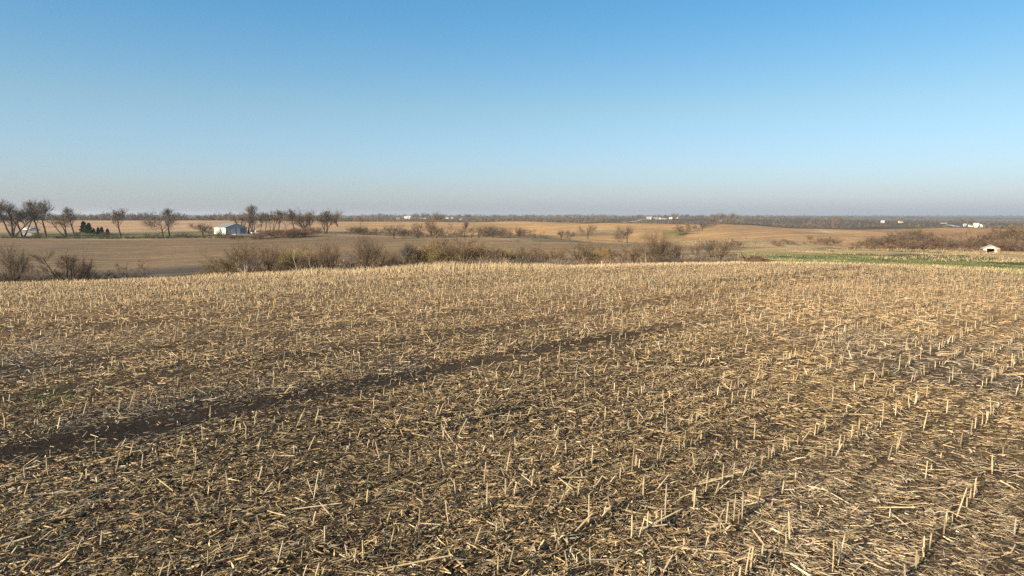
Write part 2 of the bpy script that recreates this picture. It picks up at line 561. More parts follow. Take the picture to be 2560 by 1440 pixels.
# terrace banks, grassed waterways and painted shadow lines seen in the middle distance
def y_hit(px, py, y0=100):
    Ys = np.geomspace(y0, 1400, 900); xs = Ys * xoy(px, py)
    g_ = ground_z(xs, Ys); ray = EYE + Ys * zoy(py)
    i = np.nonzero(ray <= g_ + .05)[0]
    return float(Ys[i[0]]) if len(i) else float(Ys[-1])


def paint(line, w, c, a, strength=.85, y0=150):
    lx = np.array([p[0] for p in line], float); ly = np.array([y_hit(p[0], p[1], y0) for p in line])
    Yv = RG * np.cos(AZ)[:, None]
    c0 = np.interp(PXG, lx, ly)
    ww_ = w * c0 / 100.0
    m = np.exp(-((Yv - c0) / ww_) ** 2) * (PXG > lx[0] - 2) * (PXG < lx[-1] + 2) * strength * sstep(0.1, 0.45, n_a + .15)
    put(m, c, a)


DK = (0.115, 0.10, 0.075); PL = (0.56, 0.44, 0.26); GN = (0.13, 0.17, 0.05); OL = (0.24, 0.21, 0.10)
for ln, w_, c_, s_ in (([(1290, 607), (1330, 585), (1345, 582)], 2.2, DK, .7), ([(1375, 592), (1420, 588), (1500, 584), (1560, 583)], 2.4, DK, .8),  # dark lines here: shadow on the slope painted into the ground colour
                       ([(1330, 603), (1440, 605), (1560, 612), (1690, 612)], 2.2, OL, .7), ([(1480, 572), (1530, 578), (1570, 583)], 3.5, PL, .7), ([(1490, 576), (1560, 581)], 2.0, OL, .6),
                       ([(1690, 590), (1712, 585), (1750, 570), (1790, 561)], 2.6, DK, .85), ([(1655, 588), (1700, 580), (1712, 578)], 3.0, GN, .8), ([(1600, 596), (1720, 592)], 2.5, OL, .6),
                       ([(1760, 559), (1860, 562), (1960, 568), (2060, 578), (2150, 590)], 2.2, PL, .9), ([(1860, 627), (1960, 618), (2100, 617)], 2.0, PL, .8), ([(1700, 630), (1800, 626), (1900, 630)], 3.0, PL, .7),
                       ([(1100, 567), (1250, 569), (1400, 572)], 1.8, OL, .35), ([(1900, 575), (2000, 585), (2100, 598)], 1.8, OL, .35), ([(2000, 566), (2150, 575), (2400, 590)], 2.0, (0.27, 0.17, 0.09), .6),
                       ([(1950, 562), (2150, 570), (2400, 583)], 1.6, (0.27, 0.17, 0.09), .5), ([(850, 620), (1100, 634), (1300, 640)], 2.0, (0.36, 0.25, 0.145), .5), ([(0, 650), (200, 648), (420, 652)], 2.0, DK, .35),
                       ([(300, 660), (500, 650), (640, 640)], 2.0, (0.36, 0.27, 0.16), .5), ([(0, 622), (300, 620), (600, 612)], 1.6, (0.30, 0.22, 0.13), .4)):
    paint(ln, w_, c_, .3, s_)
# beyond the third ridge: mixed far country
fr = sstep(1.0, 1.02, RG / dT3)
mixn = n_l[..., None]
far = np.where(mixn > 0.52, np.array([0.30, 0.215, 0.13]), np.where(mixn > 0.45, np.array([0.13, 0.135, 0.07]), np.array([0.12, 0.098, 0.075])))
far = far * 0.9
m_ = (fr)[..., None]
cov[..., :3] = cov[..., :3] * (1 - m_) + far * m_
cov[..., 3] = cov[..., 3] * (1 - fr) + 0.28 * fr
put(fr * sstep(2400, 1500, RG) * sstep(1250, 1500, PXG), (0.125, 0.105, 0.080), 0.25)

idx = np.arange(NA * NR).reshape(NA, NR)
a0 = idx; a1 = np.roll(idx, -1, 0)
quads = np.stack([a0[:, :-1], a0[:, 1:], a1[:, 1:], a1[:, :-1]], -1).reshape(-1, 4)
V = np.stack([XG, YG, ZG], -1).reshape(-1, 3)
cidx = len(V)
V = np.vstack([V, [[0, 0, float(ZG[:, 0].mean())]]])
tri = np.stack([np.full(NA, cidx), idx[:, 0], np.roll(idx[:, 0], -1)], -1)
colsV = np.vstack([cov.reshape(-1, 4), cov[0, 0][None]])
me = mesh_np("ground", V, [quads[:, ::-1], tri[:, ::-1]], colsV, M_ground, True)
# make sure it faces up
if me.polygons[1000].normal.z < 0:
    me.flip_normals()
g = link("ground", me); g['kind'] = 'structure'; g['label'] = 'harvested fields and rolling farmland running to the horizon'

# ------------------------------------------------------------------ corn stubble
def in_view(x, y, z, m=60):
    px, py = pix(x, y, z)
    return (px > -m) & (px < 2560 + m) & (py < 1440 + m) & (y > 1)


ROW = 0.762
us = np.arange(-130, 80) * ROW
pu, pv = [], []
for u_ in us:
    n = int(150 / 0.16)
    v_ = np.linspace(-30, 120, n) + rng.normal(0, 0.04, n)
    pu.append(np.full(n, u_) + rng.normal(0, 0.035, n)); pv.append(v_)
pu = np.concatenate(pu); pv = np.concatenate(pv)
sx, sy = row_inv(pu, pv)
azs = np.abs(np.arctan2(sx, sy))
keep = (sy > 4) & ((azs < R(45)) | ((azs < R(58)) & (np.hypot(sx, sy) < 24))) & (sy < fE(sx, sy) * 0.955)
rt_ = sstep(-.05, .35, sx / np.maximum(sy, 1))
run = (vnoise(np.round(pu / ROW) * 7.31, pv * 0.28, 71) > 0.50)
dens = 0.34 + 0.40 * run * (1 - rt_) + 0.75 * run * rt_ - 0.14 * rt_ + 0.2 * (vnoise(sx * 0.15, sy * 0.15, 72) - 0.5)
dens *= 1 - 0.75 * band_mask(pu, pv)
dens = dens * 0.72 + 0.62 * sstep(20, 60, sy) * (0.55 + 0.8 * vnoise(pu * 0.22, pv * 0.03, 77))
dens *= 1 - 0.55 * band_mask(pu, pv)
keep &= rng.random(len(sx)) < dens
sx, sy, pu, pv = sx[keep], sy[keep], pu[keep], pv[keep]
sz = ground_z(sx, sy) - 0.02
ns = len(sx)
rt_ = rt_[keep] if len(rt_) != ns else rt_
hh = np.clip(rng.normal(0.205, 0.10, ns) + .05 * rt_, 0.05, 0.50) * (0.85 + 0.3 * vnoise(pu / ROW * .7, pv * .2, 5))
lean = np.abs(rng.normal(0, 0.36, ns)) * (1 - .35 * rt_); k_ = rng.random(ns) < 0.16 + .16 * rt_; lean[k_] = rng.uniform(0.6, 1.35, k_.sum())
lean = np.clip(lean, 0, 1.4)
la = rng.uniform(0, 2 * np.pi, ns)
la = np.where(rng.random(ns) < 0.5 + .35 * rt_, np.pi / 2 - A_ROW + rng.normal(0, .35, ns), la)
rad = rng.uniform(0.0075, 0.0125, ns)
ax = np.stack([np.cos(la) * np.sin(lean), np.sin(la) * np.sin(lean), np.cos(lean)], -1)


def straw_cols(n, pale=0.5):
    a = np.array([[0.60, 0.45, 0.25], [0.47, 0.34, 0.175], [0.33, 0.275, 0.19], [0.235, 0.145, 0.080], [0.68, 0.57, 0.38], [0.085, 0.072, 0.060]])
    p = np.array([0.30 * pale * 2, 0.22, 0.17, 0.13, 0.12 * pale * 2, 0.20]); p /= p.sum()
    c = a[rng.choice(6, n, p=p)] * rng.uniform(0.75, 1.2, (n, 1))
    return np.concatenate([c, np.ones((n, 1))], 1)


def tubes(P, A, Lh, Rr, k, cols, rings=2):
    n = len(P)
    ref = np.where(np.abs(A[:, 2:3]) < 0.9, np.array([[0, 0, 1.0]]), np.array([[1.0, 0, 0]]))
    s = np.cross(A, ref); s /= np.linalg.norm(s, axis=1, keepdims=True)
    t = np.cross(A, s)
    vs = []
    for i in range(rings):
        f = i / (rings - 1)
        c = P + A * (Lh * f)[:, None]
        for j in range(k):
            th = 2 * np.pi * j / k
            off = (s * math.cos(th) + t * math.sin(th)) * (Rr * (1.08 - 0.22 * f))[:, None]
            extra = A * (Lh * 0.10 * rng.random(n))[:, None] if i == rings - 1 else 0
            vs.append(c + off + extra)
    m = rings * k
    Vv = np.stack(vs, 1).reshape(-1, 3)
    base = (np.arange(n) * m)[:, None]
    fs = []
    for i in range(rings - 1):
        for j in range(k):
            fs.append(base + np.array([[i * k + j, i * k + (j + 1) % k, (i + 1) * k + (j + 1) % k, (i + 1) * k + j]]))
    Q = np.concatenate(fs, 0)
    cap = base + np.arange((rings - 1) * k, rings * k)[None]
    return Vv, Q, cap, np.repeat(cols, m, 0)


dist = np.hypot(sx, sy)
vis = in_view(sx, sy, sz + 0.1, 10) & (sy > 6.5)
order = np.argsort(np.where(vis, -(hh / dist), 1))
near_id = order[:300]
mask = np.ones(ns, bool); mask[near_id] = False
pale_c = straw_cols(ns, 0.9)
mid = mask & (dist < 34); far_ = mask & (dist >= 34)
Vs = []; Fq = []; Fc = []; Cs = []; off = 0
for sel, k in ((mid, 5), (far_, 3)):
    P = np.stack([sx, sy, sz], -1)[sel]
    rr = rad[sel] * (1.0 if k == 5 else 1.3)
    v, q, c, cc = tubes(P, ax[sel], hh[sel], rr, k, pale_c[sel])
    Fq.append(q + off); Fc.append(c + off); Vs.append(v); Cs.append(cc); off += len(v)
me = mesh_np("corn_stubble", np.vstack(Vs), [np.vstack(Fq), Fc[0], Fc[1]], np.vstack(Cs), M_straw)
o = link("corn_stubble", me); o['kind'] = 'stuff'; o['label'] = 'rows of short cut corn stubble receding across the near field'; o['category'] = 'corn stubble'

# single stubs nearest to the viewer
stub_meshes = []
for i in range(10):
    r_ = random.Random(100 + i)
    b = MB(); L_ = 1.0; k = 6
    ringz = [0, 0.3 + 0.2 * r_.random(), 0, 1.0]; ringz[2] = ringz[1] + 0.03
    rads = [1.15, 1.0, 1.22, 0.85]
    bend = (r_.uniform(-.25, .25), r_.uniform(-.25, .25))
    vs = []
    for zi, ra in zip(ringz, rads):
        for j in range(k):
            th = 2 * math.pi * j / k
            top = (0.10 * r_.random() - 0.02) if zi == 1.0 else 0
            vs.append((ra * math.cos(th) * 0.05 + bend[0] * zi * zi * .3, ra * math.sin(th) * 0.05 + bend[1] * zi * zi * .3, zi + top))
    fs = []
    for q in range(3):
        fs += [(q * k + j, q * k + (j + 1) % k, (q + 1) * k + (j + 1) % k, (q + 1) * k + j) for j in range(k)]
    fs.append(tuple(range(3 * k, 4 * k)))
    b.add(vs, fs)
    # torn leaf sheath hanging from the node
    if i % 3 != 0:
        t = r_.uniform(0, 6.28); zc = ringz[2]
        c, s = math.cos(t), math.sin(t)
        b.add([(c * .05 - s * .04, s * .05 + c * .04, zc), (c * .05 + s * .04, s * .05 - c * .04, zc),
               (c * .22 + s * .03, s * .22 - c * .03, zc + .2), (c * .22 - s * .03, s * .22 + c * .03, zc + .2),
               (c * .45, s * .45, zc - .05)], [(0, 1, 2, 3), (3, 2, 4)])
    stub_meshes.append(b.mesh("corn_stub", M_stub))
for j, i in enumerate(near_id):
    o = bpy.data.objects.new("corn_stub", stub_meshes[j % 10]); COL.objects.link(o)
    q = Vector(ax[i]).to_track_quat('Z', 'Y')
    o.rotation_mode = 'QUATERNION'; o.rotation_quaternion = q @ Matrix.Rotation(random.uniform(0, 6.28), 3, 'Z').to_quaternion()
    o.location = (sx[i], sy[i], sz[i])
    w = rad[i] / 0.05
    o.scale = (w, w, hh[i])
    if lean[i] > 0.6:
        tag(o, 'pale corn stub knocked almost flat among the nearest stubble', 'corn stub', 'flattened corn stubs in the nearest stubble')
    elif lean[i] > 0.3:
        tag(o, 'pale cut corn stub leaning over in the nearest stubble', 'corn stub', 'leaning corn stubs in the nearest stubble')
    else:
        tag(o, 'pale cut corn stub standing upright in the nearest stubble', 'corn stub', 'upright corn stubs in the nearest stubble')


# ------------------------------------------------------------------ crop residue
def sample_area(y0, y1, dens_fn, per_m2):
    azm = R(56) if y1 <= 21 else R(44)
    area = azm * (y1 ** 2 - y0 ** 2)
    n = int(area * per_m2)
    r = np.sqrt(rng.uniform(y0 ** 2, y1 ** 2, n)); a = rng.uniform(-azm, azm, n)
    x = r * np.sin(a); y = r * np.cos(a)
    k = (y < fE(x, y) * 0.99) & (rng.random(n) < dens_fn(x, y))
    return x[k], y[k]


def res_density(x, y):
    u, v = rowuv(x, y)
    d = 0.45 + 0.75 * (fbm(x * 0.9, y * 0.9, 81, 2)) * 1.0
    rd = np.abs((u / ROW_ + 0.5) % 1.0 - 0.5) * ROW_
    near_row = np.exp(-(rd / 0.10) ** 2) * (0.45 + 0.5 * sstep(-.1, .35, x / np.maximum(y, 1)))
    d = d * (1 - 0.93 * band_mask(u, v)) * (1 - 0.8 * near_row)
    rt = sstep(.2, .6, x / np.maximum(y, 1))
    return np.clip(d * (1 - .35 * rt), 0.02, 1)


def strips(x, y, L, W, yaw, tilt, roll, zoff, cols, bend):
    n = len(x)
    t = np.stack([np.cos(yaw) * np.cos(tilt), np.sin(yaw) * np.cos(tilt), np.sin(tilt)], -1)
    h = np.stack([-np.sin(yaw), np.cos(yaw), np.zeros(n)], -1)
    up = np.cross(t, h)
    s = h * np.cos(roll)[:, None] + up * np.sin(roll)[:, None]
    c = np.stack([x, y, ground_z(x, y) + zoff], -1)
    nrm = np.cross(s, t)
    if bend is None:
        v = [c - t * (L / 2)[:, None] - s * (W / 2)[:, None], c - t * (L / 2)[:, None] + s * (W / 2)[:, None],
             c + t * (L / 2)[:, None] + s * (W / 2)[:, None] * .6, c + t * (L / 2)[:, None] - s * (W / 2)[:, None] * .6]
        m = 4; fs = [[0, 1, 2, 3]]
    else:
        mid_ = c + nrm * bend[:, None]
        s2 = s + h * rng.normal(0, .15, (n, 1))
        v = [c - t * (L / 2)[:, None] - s * (W / 2)[:, None] * .7, c - t * (L / 2)[:, None] + s * (W / 2)[:, None] * .7,
             mid_ + s2 * (W / 2)[:, None], mid_ - s2 * (W / 2)[:, None],
             c + t * (L / 2)[:, None] + s * (W / 2)[:, None] * .3, c + t * (L / 2)[:, None] - s * (W / 2)[:, None] * .3]
        m = 6; fs = [[0, 1, 2, 3], [3, 2, 4, 5]]
    Vv = np.stack(v, 1).reshape(-1, 3)
    base = (np.arange(n) * m)[:, None]
    Q = np.concatenate([base + np.array([f]) for f in fs], 0)
    return Vv, Q, np.repeat(cols, m, 0)


Vs = []; Fq = []; Cs = []; off = 0


def push(v, q, c):
    global off
    Vs.append(v); Fq.append(q + off); Cs.append(c); off += len(v)


def pref_yaw(x, y, n):
    """loose straw lies combed in drifts: along the rows on the left, across them on the far right"""
    row_yaw = np.pi / 2 - A_ROW
    right = sstep(0.15, 0.5, x / np.maximum(y, 1) + 0.25 * (vnoise(x * .2, y * .2, 91) - .5))
    base = np.where(rng.random(n) < right, -0.55 + 0.0 * x, row_yaw - 0.25)
    spread = 0.75 - 0.35 * right
    return base + rng.normal(0, 1, n) * spread + np.where(rng.random(n) < 0.25, rng.uniform(0, np.pi, n), 0)


# near, bent leaf and husk strips
for (y0, y1, per, bent, Lm, Wm) in ((6, 13, 480, True, 0.115, 0.014), (6, 13.5, 1300, False, 0.055, 0.0085), (13, 21, 820, False, 0.080, 0.012), (21, 34, 270, False, 0.110, 0.017), (34, 58, 90, False, 0.14, 0.025), (58, 112, 22, False, 0.20, 0.04)):
    x, y = sample_area(y0, y1, res_density, per)
    n = len(x)
    L_ = np.clip(rng.lognormal(math.log(Lm), 0.55, n) * (1 + .55 * sstep(.1, .5, x / y)), 0.03, 0.6)
    W_ = np.clip(rng.lognormal(math.log(Wm), 0.35, n), 0.006, 0.08)
    cc = straw_cols(n, 0.5)
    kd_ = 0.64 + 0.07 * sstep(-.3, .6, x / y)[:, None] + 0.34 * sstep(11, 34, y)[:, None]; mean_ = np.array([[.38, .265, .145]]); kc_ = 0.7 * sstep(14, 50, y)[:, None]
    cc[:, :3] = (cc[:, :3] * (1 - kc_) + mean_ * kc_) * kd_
    redn = fbm(x * .25, y * .25, 95, 2)[:, None]
    cc[:, :3] *= (0.80 + 0.45 * redn) * np.array([[1.02, .95, .86]])
    gk = (0.42 * sstep(34, 18, y) * sstep(.50, .68, fbm(x * .16 + 9, y * .10, 97, 3)) + .22 * sstep(.2, .45, x / y) * sstep(16, 10, y))[:, None].clip(0, .85)
    ex_ = 1 + .55 * sstep(32, 10, y)[:, None]; m_c = np.array([[.27, .205, .13]])
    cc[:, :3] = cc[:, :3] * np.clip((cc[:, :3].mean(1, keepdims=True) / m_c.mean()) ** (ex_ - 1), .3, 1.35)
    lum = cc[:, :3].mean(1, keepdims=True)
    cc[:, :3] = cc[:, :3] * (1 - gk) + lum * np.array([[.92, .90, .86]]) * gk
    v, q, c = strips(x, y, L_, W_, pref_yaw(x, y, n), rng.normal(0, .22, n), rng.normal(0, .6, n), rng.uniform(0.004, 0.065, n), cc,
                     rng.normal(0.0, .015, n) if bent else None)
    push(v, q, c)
nstrip = sum(len(f) for f in Fq)
# lying stalk pieces
x, y = sample_area(6, 60, res_density, 7)
n = len(x)
dl = np.hypot(x, y)
L_ = np.clip(rng.lognormal(math.log(0.26), 0.5, n), 0.08, 0.9)
yaw = pref_yaw(x, y, n); tl = rng.normal(0.04, .10, n)
A = np.stack([np.cos(yaw) * np.cos(tl), np.sin(yaw) * np.cos(tl), np.sin(tl)], -1)
P = np.stack([x, y, ground_z(x, y) + 0.035], -1)
cc = straw_cols(n, 0.9)
vis = in_view(P[:, 0], P[:, 1], P[:, 2], -10)
order = np.argsort(np.where(vis, -(L_ / dl), 1)); near_l = order[:220]
msk = np.ones(n, bool); msk[near_l] = False
v, q, c, vc = tubes(P[msk], A[msk], L_[msk], rng.uniform(.006, .010, msk.sum()), 4, cc[msk])
Vs.append(v); Fq.append(q + off); Cs.append(vc); capf = c + off; off += len(v)
me = mesh_np("crop_residue", np.vstack(Vs), [np.vstack(Fq), capf], np.vstack(Cs), M_straw)
o = link("crop_residue", me); o['kind'] = 'stuff'; o['label'] = 'broken corn leaves, husks and stalk bits littering the near field'; o['category'] = 'crop residue'
print("residue quads", sum(len(f) for f in Fq), "stubs", ns)
for j, i in enumerate(near_l):
    o = bpy.data.objects.new("fallen_stalk", stub_meshes[(j * 3) % 10]); COL.objects.link(o)
    o.rotation_mode = 'QUATERNION'; o.rotation_quaternion = Vector(A[i]).to_track_quat('Z', 'Y') @ Matrix.Rotation(random.uniform(0, 6.28), 3, 'Z').to_quaternion()
    o.location = P[i]; w = random.uniform(.007, .011) / 0.05; o.scale = (w, w, L_[i])
    if L_[i] > 0.42:
        tag(o, 'long broken corn stalk lying flat on the litter of the nearest ground', 'corn stalk', 'long fallen corn stalks on the nearest ground')
    else:
        tag(o, 'short broken piece of corn stalk lying on the litter of the nearest ground', 'corn stalk', 'short fallen corn stalks on the nearest ground')


# pale husks and cobs lying on the litter
M_husk = plain("husk", (0.44, 0.36, 0.23), .7, .2, 20)
M_cob = plain("corn_cob", (0.36, 0.17, 0.09), .85, .3, 40)
hm = []
for i in range(4):
    r_ = random.Random(300 + i); b = MB()
    for k in range(4):
        a = r_.uniform(-.7, .7) + (3.14 if k == 3 else 0); L_ = r_.uniform(.10, .17); w_ = r_.uniform(.018, .032)
        d = Vector((math.cos(a), math.sin(a), 0)); n_ = Vector((-d.y, d.x, 0)); pr = None; c0 = len(b.v)
        vs = []
        for q in range(5):
            f = q / 4; c = d * L_ * f + Vector((0, 0, .05 * math.sin(f * 2.6) + .012 * k)); ww = w_ * math.sin(.35 + f * 2.5)
            vs += [c - n_ * ww, c + Vector((0, 0, .012)), c + n_ * ww]
        fs = []
        for q in range(4):
            fs += [(3 * q, 3 * q + 1, 3 * q + 4, 3 * q + 3), (3 * q + 1, 3 * q + 2, 3 * q + 5, 3 * q + 4)]
        b.add(vs, fs)
    hm.append(b.mesh("corn_husk", M_husk))
cbm = MB()
rad_c = [.006, .017, .022, .021, .016, .007]
vs = [(-.09 + .18 * q / 5, rad_c[q] * math.cos(t * 1.047), rad_c[q] * math.sin(t * 1.047)) for q in range(6) for t in range(6)]
cbm.add(vs, [(6 * q + t, 6 * q + (t + 1) % 6, 6 * q + 6 + (t + 1) % 6, 6 * q + 6 + t) for q in range(5) for t in range(6)] + [tuple(range(6)), tuple(range(30, 36))])
cbm = cbm.mesh("corn_cob", M_cob, True)
x, y = sample_area(8, 26, lambda a, b: np.full(len(a), .22), .75)
for i in range(len(x)):
    zz = float(ground_z(x[i], y[i])) + .045
    if not bool(in_view(x[i], y[i], zz, -10)): continue
    cob = i % 3 == 0
    o = link("corn_cob" if cob else "corn_husk", cbm if cob else hm[i % 4], None, (x[i], y[i], zz), random.uniform(0, 6.28))
    s_ = random.uniform(.55, .95); o.scale = (s_, s_, s_)
    if cob: tag(o, 'bare reddish corn cob lying on the litter of the near field', 'corn cob', 'corn cobs on the near field')
    else: tag(o, 'curled pale corn husk lying on the litter of the near field', 'corn husk', 'corn husks on the near field')


# ------------------------------------------------------------------ blades: dry grass on the field edge and banks
def blades(name, x, y, h, w, cols, lean_s, mat, label, cat):
    n = len(x)
    z = ground_z(x, y) - 0.03
    a = rng.uniform(0, np.pi * 2, n); s = np.stack([np.cos(a), np.sin(a), np.zeros(n)], -1) * (w / 2)[:, None]
    l1 = rng.normal(0, lean_s, (n, 2)) + np.array([[0.10, 0.05]])
    b0 = np.stack([x, y, z], -1)
    m1 = b0 + np.stack([l1[:, 0] * h * .4, l1[:, 1] * h * .4, h * .6], -1)
    tp = b0 + np.stack([l1[:, 0] * h, l1[:, 1] * h, h * np.clip(1 - np.abs(l1).sum(1) * .3, .4, 1)], -1)
    Vv = np.stack([b0 - s, b0 + s, m1 + s * .7, m1 - s * .7, tp], 1).reshape(-1, 3)
    base = (np.arange(n) * 5)[:, None]
    me = mesh_np(name, Vv, [base + np.array([[0, 1, 2, 3]]), base + np.array([[3, 2, 4]])], np.repeat(cols, 5, 0), mat)
    o = link(name, me); o['kind'] = 'stuff'; o['label'] = label; o['category'] = cat
    return o


n = 34000
azr = rng.uniform(R(-42), AZC[-1] + .06, n)
azk = np.clip(azr, AZC[0] - .05, AZC[-1] + .05)
base = np.interp(azk, AZC, feat['E'][0])
Y_ = base * (1 + rng.normal(0.005, 0.028, n))
X_ = Y_ * np.tan(azr)
pxr = 1280 + np.tan(azr) * (F * cp + 120 * sp)
hb = np.interp(pxr, [0, 500, 700, 950, 1100, 1250, 1400, 1700, 1900, 2560], [.4, .45, .65, .7, 1.1, 1.0, .5, .4, .3, .3])
hb = hb * (0.5 + 1.0 * fbm(X_ * .25, Y_ * .25, 111, 2)) * rng.uniform(.5, 1.2, n)
keepb = rng.random(n) < (0.35 + 0.8 * fbm(X_ * .4, Y_ * .1, 112, 2)) * sstep(2500, 1700, pxr)
cg = np.array([[0.50, 0.38, 0.225, 1]]) * np.concatenate([rng.uniform(.7, 1.25, (n, 1))] * 3 + [np.ones((n, 1))], 1)
blades("dry_grass", X_[keepb], Y_[keepb], hb[keepb], np.full(keepb.sum(), 0.045), cg[keepb], .22, M_straw,
       'tall pale dry grass fringing the far edge of the near field', 'dry grass')
# rough grass over the lowland on the right
n = 26000
azr = rng.uniform(np.arctan(xoy(1700)), AZC[-1] + .06, n)
t = rng.uniform(1.03, 2.5, n) ** 1.0
base = np.interp(azr, AZC, feat['E'][0])
Y_ = base * t; X_ = Y_ * np.tan(azr)
cl = fbm(X_ * .07, Y_ * .05, 121, 3)
kk = (cl > 0.47) & (rng.random(n) < .9)
cg = np.array([[0.46, 0.34, 0.19, 1]]) * np.concatenate([rng.uniform(.65, 1.25, (n, 1))] * 3 + [np.ones((n, 1))], 1)
blades("rough_grass", X_[kk], Y_[kk], rng.uniform(.12, .42, kk.sum()), np.full(kk.sum(), 0.06), cg[kk], .3, M_straw,
       'tufts of rough straw coloured grass over the low pasture on the right', 'rough grass')
# short green grass of the pasture strip
n = 42000
azr = rng.uniform(np.arctan(xoy(1840)), AZC[-1] + .04, n)
Y_ = np.interp(azr, AZC, feat['E'][0]) * rng.uniform(1.10, 1.62, n); X_ = Y_ * np.tan(azr)
pxr = 1280 + np.tan(azr) * (F * cp + 120 * sp)
na_ = fbm(X_ * 0.08, Y_ * 0.08, 40, 4)
kk = (na_ + .15 * sstep(1900, 2400, pxr) > .31) & (fbm(X_ * .25, Y_ * .10, 44, 3) > .42) & (rng.random(n) < .7)
n = kk.sum()
cg = np.array([[0.150, 0.165, 0.062, 1]]) * np.concatenate([rng.uniform(.75, 1.3, (n, 1))] * 3 + [np.ones((n, 1))], 1)
blades("green_grass", X_[kk], Y_[kk], rng.uniform(.08, .22, n), np.full(n, 0.07), cg, .4, M_straw, 'fresh green grass strip between the stubble and the right-hand thickets', 'green grass')
# small green weed patch in the stubble
wx, wy = 0, 0
Yw = (EYE + 0.1) / -zoy(967); wx = Yw * xoy(132, 967)
n = 900
xx = wx + rng.normal(0, .42, n); yy = Yw + rng.normal(0, .45, n)
cg = np.array([[0.12, 0.16, 0.045, 1]]) * np.concatenate([rng.uniform(.7, 1.2, (n, 1))] * 3 + [np.ones((n, 1))], 1)
blades("green_weeds", xx, yy, rng.uniform(.05, .14, n), np.full(n, .012), cg, .6, M_straw, 'small patch of green weeds growing in the stubble at left', 'weeds')


# ------------------------------------------------------------------ trees
def perp(d, r):
    v = Vector((r.uniform(-1, 1), r.uniform(-1, 1), r.uniform(-1, 1)))
    v = v - d * v.dot(d)
    return v.normalized() if v.length > 1e-4 else d.orthogonal().normalized()


KINDS_T = {
    #           stems, fork height, limbs, limb angle, limb length, up-pull, twig levels, density
    'vase':   dict(stems=1, fork=(.12, .40), trunk=.62, limbs=9, ang=(.38, .85), ll=.60, up=.34, n2=7, n3=7, n4=5, rad=.044),
    'tall':   dict(stems=1, fork=(.36, .86), trunk=.90, limbs=14, ang=(.35, .72), ll=.33, up=.42, n2=6, n3=6, n4=4, rad=.024),
    'multi':  dict(stems=4, fork=(.22, .85), trunk=.85, limbs=6, ang=(.35, .8), ll=.34, up=.42, n2=5, n3=6, n4=4, rad=.020),
    'round':  dict(stems=1, fork=(.16, .42), trunk=.50, limbs=9, ang=(.7, 1.35), ll=.50, up=.22, n2=7, n3=6, n4=5, rad=.030),
    'willow': dict(stems=2, fork=(.10, .50), trunk=.60, limbs=8, ang=(.4, 1.1), ll=.46, up=.14, n2=7, n3=8, n4=5, rad=.024),
    'thin':   dict(stems=1, fork=(.35, .95), trunk=.96, limbs=9, ang=(.5, .9), ll=.20, up=.2, n2=4, n3=4, n4=3, rad=.010),
    'shrub':  dict(stems=17, fork=(.22, .95), trunk=.80, limbs=5, ang=(.3, .9), ll=.32, up=.20, n2=5, n3=6, n4=0, rad=.006),
    'dead':   dict(stems=1, fork=(.30, .95), trunk=.90, limbs=7, ang=(.5, 1.1), ll=.34, up=.10, n2=3, n3=2, n4=0, rad=.020),
    'forked': dict(stems=3, fork=(.35, .9), trunk=.90, limbs=6, ang=(.5, 1.1), ll=.30, up=.2, n2=5, n3=5, n4=3, rad=.024),
}


